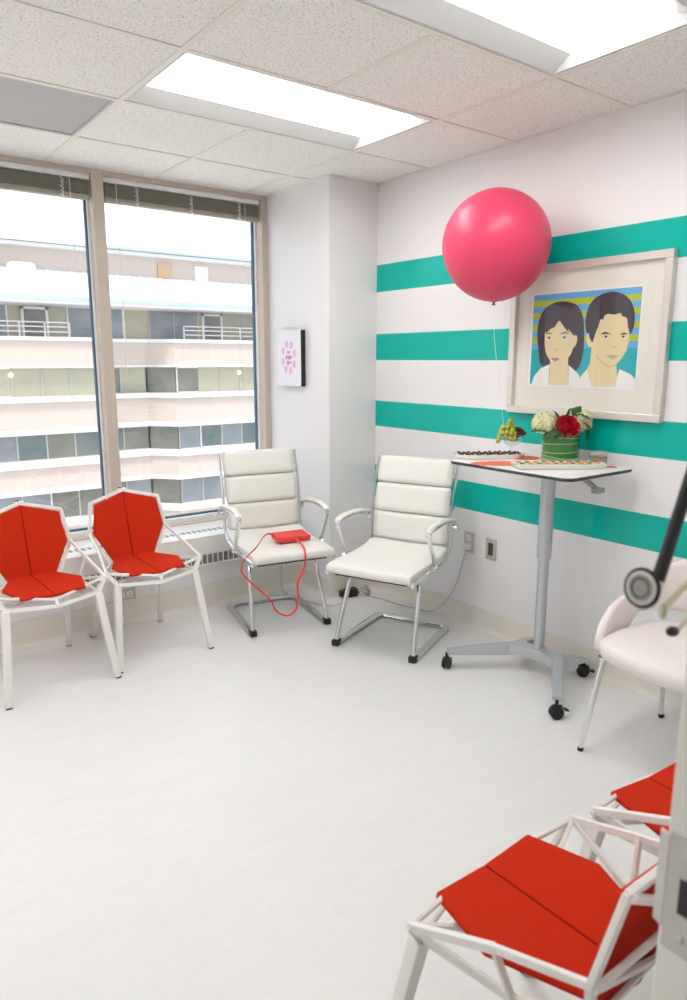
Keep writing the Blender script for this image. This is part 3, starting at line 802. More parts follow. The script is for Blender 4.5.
# vase with wrapped leaf
VX, VY = 2.775, 2.000
va = thing('flower_vase', 'round clear glass vase lined with green leaves holding the flowers', 'vase', (VX,VY,TZ+.0005))
m = MB(); m.lathe([(0,0),(.084,0),(.086,.003),(.086,.138),(.083,.138),(.083,.006),(0,.006)], n=48); m.build('glass', 'clear_green', va, angle=60)
m = MB()
m.lathe([(0,.02),(.0805,.02),(.0815,.05),(.0815,.09),(.0805,.130),(0,.130)], n=48)
wr = m.build('leaf_wrap', 'wrapgreen', va, angle=60)
for z0, ph, am in ((.030,.2,.008),(.052,1.6,.005),(.088,3.0,.004),(.112,4.2,.006)):
    pts = [(.0820*math.cos(2*PI*k/40), .0820*math.sin(2*PI*k/40), z0+am*math.sin(2*PI*k/40+ph)) for k in range(40)]
    MB().tube(pts, .0022, 5, ry=.0008, up=(0,0,1), closed=True).build('leaf_vein', 'lime', wr)

def vloc(u_, z, d): return Vector((VX+u_*.8+d*.6, VY-u_*.6+d*.8, TZ+z))   # u along the camera's right, d away
def hydrangea(c, r, label):
    m = MB(); R0 = random.Random(int(r*10000)+3); n = 120
    for k in range(n):
        z = 1-2*(k+.5)/n; a = k*2.39996
        if z < -.55: continue
        q = math.sqrt(1-z*z); d = Vector((q*math.cos(a), q*math.sin(a), z)); p = Vector(c)+d*r*R0.uniform(.92,1.06)
        x = d.orthogonal().normalized(); x.rotate(Matrix.Rotation(R0.random()*6, 3, d)); y = d.cross(x); s = r*R0.uniform(.22,.32)
        for e in range(4):
            ang = e*PI/2; dx = x*math.cos(ang)+y*math.sin(ang); dy = d.cross(dx)
            m.face([p, p+dx*s*.55-dy*s*.42+d*s*.10, p+dx*s*1.0+d*s*.30, p+dx*s*.55+dy*s*.42+d*s*.10])
    m.sphere(c, r*.88, 16, 10)
    o = m.build('hydrangea', 'hydr', smooth=False, origin=c); tag(o, label, 'flower', 'cream hydrangeas')
hydrangea(tuple(vloc(-.078,.176,.0)), .056, 'cream hydrangea bloom on the left side of the vase')
hydrangea(tuple(vloc(.080,.186,.0)), .054, 'cream hydrangea bloom on the right, behind the red rose')
# rose
def rose(c, r, axis):
    m = MB(); ax = Vector(axis).normalized(); x0 = ax.orthogonal().normalized(); y0 = ax.cross(x0); c = Vector(c)
    k = 0
    for ring, (n, rr, op, hh) in enumerate([(3,.18,.05,.95),(4,.36,.16,.92),(5,.58,.34,.82),(6,.80,.60,.62),(7,1.0,.92,.36)]):
        for q in range(n):
            a0 = 2*PI*(q+.37*ring)/n; w_ = 2*PI/n*.68; G = []
            for i in range(7):
                row = []
                for j in range(6):
                    a = a0+w_*(i/6-.5)*1.3; t_ = j/5
                    edge = 1-.16*abs(i/6-.5)**2*4*t_
                    rad = r*(rr*(.35+.65*math.sin(t_*PI/2))*(1+.12*op*t_**3)+.0)
                    h = r*(-.45+(hh+.42)*t_**(1.1)*edge - .22*op*max(0, t_-.75)*4)
                    row.append(m.bm.verts.new(c+(x0*math.cos(a)+y0*math.sin(a))*rad+ax*h))
                G.append(row)
            for i in range(6):
                for j in range(5): m.bm.faces.new((G[i][j], G[i+1][j], G[i+1][j+1], G[i][j+1]))
    m.sphere(c-ax*r*.2, r*.55, 12, 8)
    o = m.build('rose', 'rose', origin=c); tag(o, 'red rose at the front of the flower vase', 'flower')
rose(vloc(.006,.170,-.066), .052, (-.45,-.65,.50))
def leaf(m, p, d, L, W, up=(0,0,1)):
    p = Vector(p); d = Vector(d).normalized(); u_ = Vector(up); s = d.cross(u_).normalized(); n_ = s.cross(d); n = 7; Lf = []; Rt = []; Md = []
    for k in range(n+1):
        t = k/n; w_ = W*math.sin(PI*t**.8)*.5; c = p+d*L*t-n_*L*.22*t*t
        Md.append(m.bm.verts.new(c)); Lf.append(m.bm.verts.new(c+s*w_+n_*w_*.3)); Rt.append(m.bm.verts.new(c-s*w_+n_*w_*.3))
    for k in range(n):
        m.bm.faces.new((Md[k], Md[k+1], Lf[k+1], Lf[k])); m.bm.faces.new((Md[k], Rt[k], Rt[k+1], Md[k+1]))
def sprig(label, specs):
    base = vloc(*specs[0][0])
    m = MB()
    for (u_, z, d), (du, dz, dd), L, W in specs: leaf(m, vloc(u_, z, d), Vector((du*.8+dd*.6, -du*.6+dd*.8, dz)), L, W, (.3,-.6,.75))
    o = m.build('leaf_sprig', 'green', origin=base); md = o.modifiers.new('t', 'SOLIDIFY'); md.thickness = .0008
    tag(o, label, 'leaf', 'green leaf sprigs in the vase')
sprig('dark green leaves sticking out at the left of the vase', [((-.06,.150,-.03),(-1,.12,-.2),.095,.050), ((-.055,.140,-.05),(-.8,-.35,-.3),.055,.040), ((-.03,.135,-.07),(-.9,.1,-.3),.06,.04)])
sprig('dark green leaves standing up between hydrangea and rose', [((-.022,.185,-.03),(-.35,1,-.1),.065,.050), ((.015,.205,0),(.5,.9,0),.045,.022), ((-.035,.165,-.07),(-.3,.5,-.5),.045,.036)])
sprig('dark green leaves over the right hydrangea', [((.035,.215,-.03),(.6,.7,-.1),.060,.045), ((.055,.225,-.05),(.95,-.25,-.3),.070,.042), ((.075,.190,-.06),(.7,-.6,-.3),.060,.040), ((.05,.235,-.02),(-.6,.25,-.2),.035,.028)])
sprig('round green leaf drooping over the right rim of the vase', [((.094,.165,-.03),(.35,-1,-.3),.066,.066)])
sprig('green leaves over the front left rim of the vase', [((-.03,.150,-.080),(-.9,-.15,-.3),.065,.042), ((-.02,.150,-.088),(.2,-.8,-.6),.035,.030), ((-.04,.150,-.08),(-.4,-.9,-.4),.040,.034)])

# tin candle
tn = thing('candle_jar', 'small clear glass candle jar on the table right of the vase', 'candle', (2.815,1.825,TZ+.0005))
tn.scale = (1.08,1.08,1.15)
MB().lathe([(0,0),(.036,0),(.038,.003),(.038,.052),(.0355,.052),(.0355,.004),(0,.004)], n=32).build('glass', 'clear', tn, angle=60)
MB().lathe([(0,.005),(.034,.005),(.034,.036),(0,.037)], n=28).build('wax', mat('brown_wax', (.45,.34,.27), .6, vary=.1), tn, angle=60)
MB().lathe([(.0382,.047),(.0388,.047),(.0388,.053),(.0382,.053)], n=32).build('rim', 'steel', tn, angle=60)

# ------------------------------------------------------------------ balloon
BX, BY, BZ, BR = 2.610, 2.298, 2.024, .246
ba = thing('balloon', 'large round pink balloon floating above the tall table', 'balloon', (BX,BY,BZ))
m = MB(); prof = []
for k in range(33):
    a = PI*k/32; z = -math.cos(a); r = math.sin(a)
    prof.append((BR*r*(1-.02*(z < 0)*(-z)), BR*z*(1.02 if z < 0 else .99)))
prof[0] = (.006,-BR*1.035)
m.lathe([(.0,-BR*1.035)]+prof, n=64); m.build('envelope', 'balloon', ba, angle=80)
m = MB(); m.lathe([(.004,-BR*1.03),(.006,-BR*1.045),(.004,-BR*1.06),(.011,-BR*1.085),(.010,-BR*1.085),(.003,-BR*1.06)], n=16); m.build('knot', mat('dark_pink_knot', (.35,.03,.08), .5, vary=.1), ba)
sp_ = smooth_path([(0,0,-BR*1.05), (.020,.003,-.42), (.06,-.002,-.62), (.11,.006,-.80), (.175,.04,-.90), (.192,.038,-.962)], 6)
MB().tube(sp_, .0009, 5).build('string', 'tape', ba)

# ------------------------------------------------------------------ framed portrait
px, py, pz = XW, 1.995, 1.602
fp = thing('framed_portrait', 'framed pop style portrait of a dark haired couple on the striped wall', 'picture', (px,py,pz), -PI/2)
# local x = right in the picture, -y = out of the wall
def soft(pts, n=4):
    P = [Vector((a, b)) for a, b in pts]; k = len(P); out = []
    for i in range(k):
        p0, p1, p2, p3 = P[i-1], P[i], P[(i+1) % k], P[(i+2) % k]
        for j in range(n):
            t = j/n; v_ = .5*((2*p1)+(-p0+p2)*t+(2*p0-5*p1+4*p2-p3)*t*t+(-p0+3*p1-3*p2+p3)*t**3)
            out.append((v_.x, max(v_.y, -.2149)))
    return out
def flat(name, pts, m_, y, parent, th=.0006):
    return MB().prism([(a, y, b) for a, b in pts], (0,-th,0)).build(name, m_, parent, smooth=False)
X0, X1, Z0, Z1 = -.435, .402, -.360, .352
m = MB(); fw = .034; dp = .035
for (ax, az, bx, bz) in ((X0,Z0,X1,Z0+fw), (X0,Z1-fw,X1,Z1), (X0,Z0+fw,X0+fw,Z1-fw), (X1-fw,Z0+fw,X1,Z1-fw)):
    m.b2((ax,-dp,az), (bx,-.001,bz))
m.build('frame', 'frame', fp, smooth=False, bevel=.003)
MB().b2((X0+.01,-.012,Z0+.01), (X1-.01,-.002,Z1-.01)).build('mat_board', 'matboard', fp, smooth=False)
def cm(n, c): return mat(n, c, .6, vary=.02)
art = flat('art_print', [(-.306,-.215), (.264,-.215), (.264,.214), (-.306,.214)], cm('art_teal', (.0,.42,.46)), -.0125, fp)
bev = MB()
for (ax, az, bx, bz) in ((-.314,-.223,.272,-.215), (-.314,.214,.272,.222), (-.314,-.215,-.306,.214), (.264,-.215,.272,.214)): bev.b2((ax,-.0145,az), (bx,-.0122,bz))
bev.build('mat_bevel', 'white_paint', fp, smooth=False)
blue = cm('art_blue', (.13,.42,.72)); lime_ = cm('art_lime', (.47,.56,.03)); hair = cm('art_dark_hair', (.05,.035,.045)); skin = cm('art_skin', (.80,.66,.38)); shirt = cm('art_shirt', (.86,.85,.82)); lip = cm('art_lip', (.55,.20,.16)); ml = cm('art_green_lip', (.42,.50,.28)); wht = cm('art_white', (.88,.86,.82))
m1 = MB(); m2 = MB()
ztop_ = .214
for k in range(9):
    h = .0285; a = ztop_-k*h; (m1 if k % 2 == 0 else m2).b2((-.306,-.0136,a-h), (.264,-.0131,a))
m1.build('blue_band', blue, art, smooth=False); m2.build('lime_band', lime_, art, smooth=False)
hairw = [(-.263,-.047),(-.276,.045),(-.257,.122),(-.212,.164),(-.135,.176),(-.059,.155),(-.021,.099),(-.008,.012),(-.008,-.062),(-.023,-.124),(-.051,-.146),(-.099,-.112),(-.176,-.112),(-.24,-.123)]
facew = [(-.228,.005),(-.224,.046),(-.191,.053),(-.156,.087),(-.111,.063),(-.087,.037),(-.062,.011),(-.062,-.036),(-.085,-.084),(-.137,-.118),(-.19,-.097),(-.219,-.054)]
neckw = [(-.191,-.086),(-.088,-.086),(-.076,-.2145),(-.193,-.2145)]
shirtw = [(-.295,-.2148),(-.262,-.152),(-.2,-.119),(-.189,-.151),(-.084,-.143),(-.079,-.124),(-.02,-.159),(-.001,-.2148)]
hairm = [(.002,.031),(-.007,.086),(.013,.157),(.066,.193),(.133,.201),(.195,.175),(.232,.122),(.238,.053),(.221,.013),(.207,.077),(.168,.108),(.101,.107),(.071,.082),(.055,.023),(.037,-.019),(.017,.024)]
facem = [(.007,.024),(.036,-.015),(.052,.026),(.071,.085),(.108,.108),(.175,.104),(.207,.074),(.22,.021),(.215,-.04),(.186,-.101),(.176,-.146),(.175,-.2145),(.043,-.2145),(.002,-.151),(.032,-.111),(.033,-.05),(.01,-.015)]
shirtm = [(-.023,-.2148),(-.005,-.155),(.019,-.13),(.054,-.179),(.166,-.188),(.182,-.136),(.243,-.157),(.264,-.2148)]
neckw = [(-.191,-.086),(-.088,-.086),(-.084,-.15),(-.076,-.2145),(-.193,-.2145),(-.187,-.15)]
shirtw = [(-.295,-.2148),(-.280,-.175),(-.245,-.138),(-.19,-.116),(-.193,-.2147),(-.076,-.2147),(-.082,-.120),(-.05,-.142),(-.022,-.165),(-.001,-.2148)]
facem = [(.007,.024),(.018,.012),(.036,-.015),(.052,.026),(.071,.085),(.108,.108),(.175,.104),(.207,.074),(.220,.021),(.216,-.040),(.200,-.075),(.172,-.110),(.140,-.125),(.105,-.110),(.062,-.075),(.040,-.040),(.020,-.035),(.008,-.010)]
neckm = [(.036,-.030),(.080,-.08),(.165,-.105),(.172,-.14),(.178,-.2145),(.043,-.2145),(.012,-.150),(.034,-.110)]
shirtm = [(-.023,-.2148),(-.010,-.170),(.018,-.138),(.040,-.190),(.050,-.2147),(.170,-.2147),(.178,-.160),(.186,-.136),(.243,-.157),(.264,-.178),(.264,-.2148)]
fringe = [(-.232,.060),(-.226,.115),(-.150,.150),(-.075,.120),(-.052,.050),(-.058,.012),(-.075,.052),(-.098,.048),(-.090,.028),(-.118,.055),(-.150,.092),(-.172,.062),(-.186,.050),(-.180,.070),(-.205,.045),(-.222,.028)]
quiff = [(.050,.020),(.040,-.016),(.022,.005),(.012,.090),(.060,.170),(.140,.190),(.210,.160),(.230,.080),(.222,.015),(.210,.050),(.205,.085),(.178,.095),(.172,.110),(.140,.102),(.108,.108),(.092,.100),(.085,.082),(.072,.086),(.062,.050)]
flat('hair', soft(hairw), hair, -.0140, art); flat('shirt', shirtw, shirt, -.0146, art); flat('neck', neckw, skin, -.0143, art); flat('face', soft(facew), skin, -.0152, art)
flat('ear', soft([(-.068,.012),(-.050,.018),(-.044,-.002),(-.052,-.030),(-.066,-.034)]), skin, -.0147, art); flat('fringe', fringe, hair, -.0158, art)
flat('hair', soft(hairm), hair, -.0142, art); flat('neck', neckm, skin, -.0146, art); flat('face', soft(facem), skin, -.0153, art); flat('fringe', quiff, hair, -.0159, art); flat('shirt', shirtm, shirt, -.0156, art)
shd = cm('art_skin_line', (.62,.48,.24))
flat('nose', [(-.172,-.042),(-.160,-.052),(-.148,-.048),(-.150,-.044),(-.160,-.047),(-.168,-.040)], shd, -.0158, art)
flat('nose', [(.138,-.034),(.152,-.044),(.170,-.038),(.168,-.034),(.152,-.039),(.142,-.030)], shd, -.0158, art)
flat('jaw_line', [(.062,-.075),(.105,-.110),(.140,-.125),(.172,-.110),(.172,-.114),(.140,-.1295),(.103,-.1145),(.060,-.079)], shd, -.0160, art)
m = MB()
for P in ([(-.226,.027),(-.202,.034),(-.183,.024),(-.202,.028)], [(-.147,.023),(-.112,.036),(-.086,.022),(-.112,.029)], [(.074,.018),(.101,.030),(.138,.016),(.108,.020)], [(.171,.015),(.195,.024),(.215,.017),(.196,.014)]):
    m.prism([(a, -.0163, b) for a, b in P], (0,-.0005,0))
m.build('eyebrow', hair, art, smooth=False)
m = MB(); m3 = MB()
for P in ([(-.22,.007),(-.204,.015),(-.185,.005),(-.203,-.002)], [(-.135,.005),(-.114,.014),(-.095,.005),(-.114,-.004)], [(.087,.005),(.106,.012),(.126,.004),(.107,-.001)], [(.177,.004),(.192,.010),(.206,.004),(.193,-.002)]):
    m.prism([(a, -.0158, b) for a, b in P], (0,-.0003,0))
    cx = sum(a for a, b in P)/4; cz = sum(b for a, b in P)/4+.001
    m3.prism([(cx+.0055*math.cos(k), -.0162, cz+.0055*math.sin(k)) for k in [2*PI*q/10 for q in range(10)]], (0,-.0003,0))
    t0, t1_, t2_ = P[0], P[1], P[2]
    m3.prism([(t0[0],-.0162,t0[1]), (t1_[0],-.0162,t1_[1]+.002), (t2_[0],-.0162,t2_[1]), (t1_[0],-.0162,t1_[1]-.002)], (0,-.0003,0))
m.build('eye_white', wht, art, smooth=False); m3.build('iris', hair, art, smooth=False)
flat('lips', [(-.187,-.09),(-.170,-.085),(-.160,-.088),(-.150,-.085),(-.134,-.09),(-.158,-.104)], lip, -.0159, art)
flat('lips', [(.113,-.077),(.135,-.071),(.143,-.074),(.152,-.071),(.176,-.078),(.148,-.094)], ml, -.0159, art)
MB().b2((X0+fw,-.0186,Z0+fw), (X1-fw,-.0176,Z1-fw)).build('glazing', 'picture_glass', fp, smooth=False)

# small canvas on the column
cv = thing('canvas_art', 'small white canvas with a pink dotted flower print on the column', 'picture', (XC,3.924,1.514), -PI/2)
MB().b2((-.138,-.034,-.176), (.138,-.001,.176)).build('canvas_edge', mat('black_canvas_edge', (.02,.02,.022), .6, vary=.1), cv, smooth=False)
MB().b2((-.138,-.0355,-.176), (.136,-.034,.176)).build('canvas_face', mat('white_canvas', (.85,.85,.88), .7, vary=.02), cv, smooth=False)
pk = mat('pale_pink_ink', (.86,.55,.76), .7, vary=.15, vscale=90); pk2 = mat('magenta_ink', (.80,.22,.62), .7, vary=.2, vscale=120)
m = MB(); m2 = MB()
def blob(mm, x, z, r, y=-.0357):
    mm.prism([(x+r*math.cos(a)*(1+.1*math.sin(3*a)), y, z+r*1.15*math.sin(a)) for a in [2*PI*q/14 for q in range(14)]], (0,-.0004,0))
for k in range(8): blob(m, .072*math.cos(k*PI/4+.3)*1.0-.005, .088*math.sin(k*PI/4+.3)+.005, .021)
m.build('petal_dots', pk, cv, smooth=False)
for x, z, r in ((-.012,.038,.010),(.010,.040,.007),(-.028,.005,.012),(.004,.005,.015),(.030,.006,.009),(-.012,-.030,.014),(.016,-.026,.009)): blob(m2, x, z, r)
m2.build('centre_marks', pk2, cv, smooth=False)

# ------------------------------------------------------------------ blush tub chair on the right
gc = thing('tub_chair', 'pale upholstered tub chair with chrome legs beside the striped wall', 'chair', (2.500,1.215,0), -PI/2-.10)
# local: front = -y, x to the side; world -x is local front
m = MB(); n = 40; R1 = []
def seat_ring(s, z):
    return [(s*.245*math.copysign(abs(math.cos(a))**.55, math.cos(a)), s*.250*math.copysign(abs(math.sin(a))**.55, math.sin(a)), z) for a in [2*PI*k/n for k in range(n)]]
lv = [(.80,.385),(.93,.388),(.985,.402),(1.0,.425),(.985,.447),(.93,.458),(.80,.464),(.4,.468)]
vs = [[m.bm.verts.new(p) for p in seat_ring(s, z)] for s, z in lv]
for a, b in zip(vs, vs[1:]):
    for i in range(n): m.bm.faces.new((a[i], a[(i+1) % n], b[(i+1) % n], b[i]))
m.bm.faces.new(vs[0]); m.bm.faces.new(vs[-1])
m.build('seat', 'pinkleather', gc, angle=80)
# wrap-around back: band following a U, open slot at the rear above the seat
m = MB(); k = 36; sec = []
for i in range(k+1):
    t = i/k; a = -PI*.5*1.42+PI*1.42*t          # angle from rear (0), to each front side
    bx = .262*math.copysign(abs(math.sin(a))**.7, math.sin(a)); byy = .262*math.copysign(abs(math.cos(a))**.7, math.cos(a))
    q = abs(a)/(PI*.71)                             # 0 rear .. 1 front end
    ztop = .44+.30*(1-q**1.6)**.9 if q < 1 else .44
    zbot = .405 if q > .70 else .405+.092*min(1, (.70-q)/.06)
    lean = .05*(1-q)*max(0, math.cos(a))
    th = .017
    nrm = Vector((math.sin(a), math.cos(a), 0)).normalized()
    sec.append((Vector((bx, byy, 0)), nrm, zbot, max(ztop, zbot+.04), lean, th))
rings = []
for c, nrm, zb, zt_, lean, th in sec:
    ring = []
    for s in range(14):
        ph = 2*PI*s/14
        hz = (zt_-zb)/2
        z = (zb+zt_)/2+hz*math.copysign(abs(math.sin(ph))**.35, math.sin(ph))
        off = th*math.copysign(abs(math.cos(ph))**.8, math.cos(ph))
        ring.append(m.bm.verts.new(c+nrm*(off+lean*(z-.42)/.3)+Vector((0,0,z))))
    rings.append(ring)
for A_, B_ in zip(rings, rings[1:]):
    for j in range(14): m.bm.faces.new((A_[j], A_[(j+1) % 14], B_[(j+1) % 14], B_[j]))
m.bm.faces.new(rings[0]); m.bm.faces.new(rings[-1])
m.build('backrest', 'pinkleather', gc, angle=75)
for sx, sy in ((-1,-1), (1,-1), (-1,1), (1,1)):
    A_ = Vector((.19*sx, .19*sy, .392)); B_ = Vector((.216*sx, -.256 if sy < 0 else .252, 0))
    lg = MB().tube([A_, B_+Vector((0,0,.012))], [.012, .0095], 12).build('leg', 'chrome', gc)
    MB().tube([B_, B_+Vector((0,0,.014))], .0115, 12).build('glide', 'rubber', lg)
    MB().lathe([(.022,.388),(.020,.380),(.013,.372)], (A_.x, A_.y, 0), n=14).build('leg_socket', 'chrome', lg)

# ------------------------------------------------------------------ stethoscope on a wall hook near the door
st = thing('stethoscope', 'black stethoscope hanging at the door frame, its round chest piece in front', 'stethoscope', (.776,.43,1.239))
L0 = Vector((.776,.43,1.239))
dirn = (Vector((0,0,1.508))-L0).normalized()
q = (dirn+Vector((-1.25,.70,.05))).normalized().to_track_quat('Z', 'Y').to_matrix().to_4x4()
m = MB(); m.lathe([(0,-.006),(.012,-.006),(.0215,-.002),(.0220,.004),(.0190,.0045),(0,.0045)], n=32, mtx=q)
m.build('chest_piece', 'steel', st)
MB().tube([q @ Vector((.0222*math.cos(a), .0222*math.sin(a), .002)) for a in [2*PI*k/32 for k in range(32)]], .0028, 8, closed=True).build('rim', 'rubber', st)
MB().lathe([(.0125,.0058),(.0128,.0062),(.0105,.0062),(.0102,.0058)], n=32, mtx=q).build('inner_ring', mat('dark_ring', (.12,.12,.11), .4, vary=.2), st)
MB().lathe([(.0165,.0048),(.0165,.0054),(.006,.0056),(0,.0056)], n=32, mtx=q).build('diaphragm', mat('grey_diaphragm', (.42,.41,.38), .35, vary=.4, vscale=160), st)
w2 = lambda x, y, z: Vector((x, y, z))-L0
m = MB(); m.tube([q @ Vector((.004,0,-.004)), w2(.797,.437,1.232), w2(.812,.437,1.226)], .006, 10); m.tube([w2(.806,.43,1.243), w2(.800,.432,1.216)], .0085, 10)
m.build('stem', 'steel', st)
tp = smooth_path([(.806,.432,1.232), (.818,.430,1.262), (.842,.428,1.325), (.872,.426,1.40), (.898,.42,1.465), (.905,.402,1.4935), (.912,.378,1.484), (.918,.366,1.45), (.905,.372,1.40), (.885,.38,1.32)], 6)
k_ = len(tp)
MB().tube([p-L0 for p in tp], [.0085-.003*i/k_ for i in range(k_)], 10).build('tubing', 'rubber', st)
m = MB(); m.tube([p-L0 for p in smooth_path([(.885,.38,1.32), (.868,.40,1.262), (.842,.42,1.222), (.828,.428,1.204)], 5)], .0042, 8)
m.tube([p-L0 for p in smooth_path([(.885,.38,1.32), (.895,.40,1.25), (.890,.42,1.19), (.868,.43,1.162)], 5)], .0032, 8)
m.build('ear_tube', mat('cream_metal', (.62,.58,.42), .35, metal=.5, vary=.05), st)
m = MB(); m.sphere(w2(.857,.43,1.164), .0085, 12, 8, (1.5,.8,.8), Matrix.Rotation(.2, 4, 'Y')); m.build('ear_tip', 'rubber', st)
m = MB(); m.sphere(w2(.824,.428,1.200), .0075, 12, 8, (.8,.8,1.5)); m.build('ear_tip', mat('cream_ear_tip', (.60,.60,.45), .5, vary=.05), st)
hk = thing('wall_hook', 'steel coat hook on the wall beside the door frame', 'hook', (.905,YN,1.48))
m = MB(); m.b2((-.015,0,-.03), (.015,.006,.03), bevel=.002); m.tube(round_path([(0,.004,.0), (0,.075,.0), (0,.092,.03)], .02), .006, 10); m.build('hook_arm', 'steel', hk)

# ------------------------------------------------------------------ cables and adapter
cb = MB().tube(smooth_path([(2.900,2.678,.455), (2.885,2.69,.38), (2.885,2.74,.22), (2.875,2.82,.09), (2.860,2.92,.012), (2.840,3.02,.005), (2.80,3.15,.005), (2.78,3.28,.006), (2.74,3.38,.008), (2.70,3.44,.012)], 8), .0028, 6).build('power_cable', 'cable')
tag(cb, 'grey power cable running from the wall outlet down to the floor', 'cable')
m = MB(); m.b2((2.884,2.664,.445), (2.913,2.694,.480), bevel=.005)
pl = m.build('power_plug', 'ceramic'); tag(pl, 'white power plug in the steel wall outlet', 'plug')
m = MB(); m.box((0,0,.027), (.085,.055,.054), bevel=.008, seg=3); m.tube([(.04,0,.02), (.065,.005,.016)], .006, 8); m.box((-.055,.01,.022), (.035,.04,.04), bevel=.005)
ad = m.build('power_adapter', 'black'); ad.location = (2.665,3.455,0); ad.rotation_euler = (0,0,-.2); tag(ad, 'black power adapter on the floor in front of the column', 'adapter')
R0 = random.Random(5); pts = []
for k in range(17):
    a = k*1.35; pts.append((2.775+.055*math.cos(a)*(.6+.4*math.sin(k*.9)), 3.425+.045*math.sin(a*1.1), .008+.018*(k % 3)))
tc_ = MB().tube(smooth_path(pts, 6), .0026, 6).build('coiled_cable', mat('tan_cable', (.45,.36,.27), .5, vary=.3, vscale=30)); tag(tc_, 'tangle of thin cable on the floor right of the black adapter', 'cable')
gcab = MB().tube(smooth_path([(2.345,3.72,.006), (2.36,3.62,.006), (2.39,3.45,.006), (2.45,3.37,.006), (2.56,3.385,.006), (2.62,3.44,.012)], 8), .0026, 6).build('floor_cable', 'cable'); tag(gcab, 'grey cable along the floor behind the office chair with the purse', 'cable')
tcab = MB().tube(smooth_path([(2.15,3.42,.405), (2.17,3.50,.27), (2.23,3.60,.12), (2.33,3.71,.012), (2.38,3.76,.006)], 8), .0022, 6).build('hanging_cable', 'cord_grey'); tag(tcab, 'thin dark cable hanging below the seat of the office chair with the purse', 'cable')

# ------------------------------------------------------------------ building across the street
YF = 38.0
bd = thing('office_building', 'pale pink office building with bands of windows seen outside', 'building', (14,YF,-14))
OB = Vector((14,YF,-14))
def W(x, y, z): return (x-OB.x, y-OB.y, z-OB.z)
plan = [(-34,YF), (12.4,YF), (12.4,YF+1.3), (15.6,YF+1.3), (16.7,YF), (60,YF)]
def band(name, z0, z1, out, m_, d=1.0, inset=0):
    P = [(x, y-out+inset) for x, y in plan]
    m = MB(); poly = [W(x, y, z0) for x, y in P]+[W(60,YF+4,z0), W(-34,YF+4,z0)]
    m.prism(poly, (0,0,z1-z0)); m.build(name, m_, bd, smooth=False)
band('parapet', 1.18, 2.45, 0, 'stone'); band('ledge', 2.42, 2.60, .12, 'ledge')
band('ledge', 1.06, 1.18, .06, 'ledge')
band('ledge', -.65, -.38, .15, 'ledge'); band('parapet', -2.02, -.65, 0, 'stone'); band('ledge', -2.28, -2.02, .10, 'ledge')
band('ledge', -3.98, -3.62, .15, 'ledge'); band('parapet', -5.12, -3.98, 0, 'stone'); band('ledge', -5.35, -5.12, .10, 'ledge')
band('ledge', -7.20, -6.85, .15, 'ledge'); band('parapet', -8.4, -7.20, 0, 'stone'); band('ledge', -8.65, -8.4, .10, 'ledge')
band('parapet', -14, -10.2, 0, 'stone')
def panes(z0, z1, x0, x1, y, step, mats, seed, name='window'):
    R0 = random.Random(seed); x = x0
    while x < x1-.2:
        xe = min(x+step, x1)
        f = MB()
        f.b2(W(x,y-.03,z0), W(x+.07,y+.05,z1)); f.b2(W(x,y-.03,z1-.06), W(xe,y+.05,z1)); f.b2(W(x,y-.03,z0), W(xe,y+.05,z0+.05))
        fo = f.build(name, 'ledge' if R0.random() < .25 else mullm, bd, smooth=False)
        MB().b2(W(x+.07,y+.01,z0+.05), W(xe,y+.03,z1-.06)).build('pane', R0.choice(mats), fo, smooth=False)
        x = xe
mullm = mat('grey_mullion', (.40,.39,.36), .5, vary=.05)
for z0, z1, mats, sd in ((-.38,1.06,['win_blind','win_blind','win_dim'],1), (-3.62,-2.28,['win_blue','win_dim','win_teal'],2), (-6.85,-5.35,['win_blue','win_blue','win_dim'],3), (-10.2,-8.65,['win_dim','win_blue'],4)):
    panes(z0, z1, 1.0, 12.4, YF+.25, 1.43, mats, sd); panes(z0, z1, 12.6, 15.6, YF+1.55, 1.5, mats, sd+10); panes(z0, z1, 16.9, 28, YF+.25, 1.36, mats, sd+20)
    m = MB(); a = Vector(W(15.7,YF+1.5,z0)); b = Vector(W(16.85,YF+.25,z0)); m.prism([a, b, b+Vector((0,.1,0)), a+Vector((0,.1,0))], (0,0,z1-z0)); m.build('window', 'win_dim', bd, smooth=False)
    MB().b2(W(-34,YF+1.9,z0-.1), W(60,YF+4,z1+.1)).build('core_wall', 'win_dim', bd, smooth=False)
# top storey set back behind a terrace
panes(2.2, 4.25, 1.0, 28, YF+1.7, 1.5, ['win_blind','win_blind','win_blue'], 7)
MB().b2(W(-34,YF+1.9,2.2), W(60,YF+4,4.4)).build('core_wall', 'stone', bd, smooth=False)
for x in (9.2, 19.3):
    dr = MB(); dr.b2(W(x,YF+1.55,2.2), W(x+.12,YF+1.7,4.15)); dr.b2(W(x+1.2,YF+1.55,2.2), W(x+1.32,YF+1.7,4.15)); dr.b2(W(x,YF+1.55,4.03), W(x+1.32,YF+1.7,4.15))
    do = dr.build('terrace_door', 'ledge', bd, smooth=False); MB().b2(W(x+.12,YF+1.62,2.2), W(x+1.2,YF+1.66,4.03)).build('door_glass', 'win_dim', do, smooth=False)
for x0, x1 in ((1.5,11.2), (17.4,28)):
    m = MB()
    for z in (2.85, 3.10, 3.32): m.b2(W(x0,YF+.1,z-.02), W(x1,YF+.15,z+.025))
    x = x0
    while x <= x1: m.b2(W(x,YF+.1,2.55), W(x+.06,YF+.15,3.34)); x += 1.2
    m.build('railing', 'ledge', bd, smooth=False)
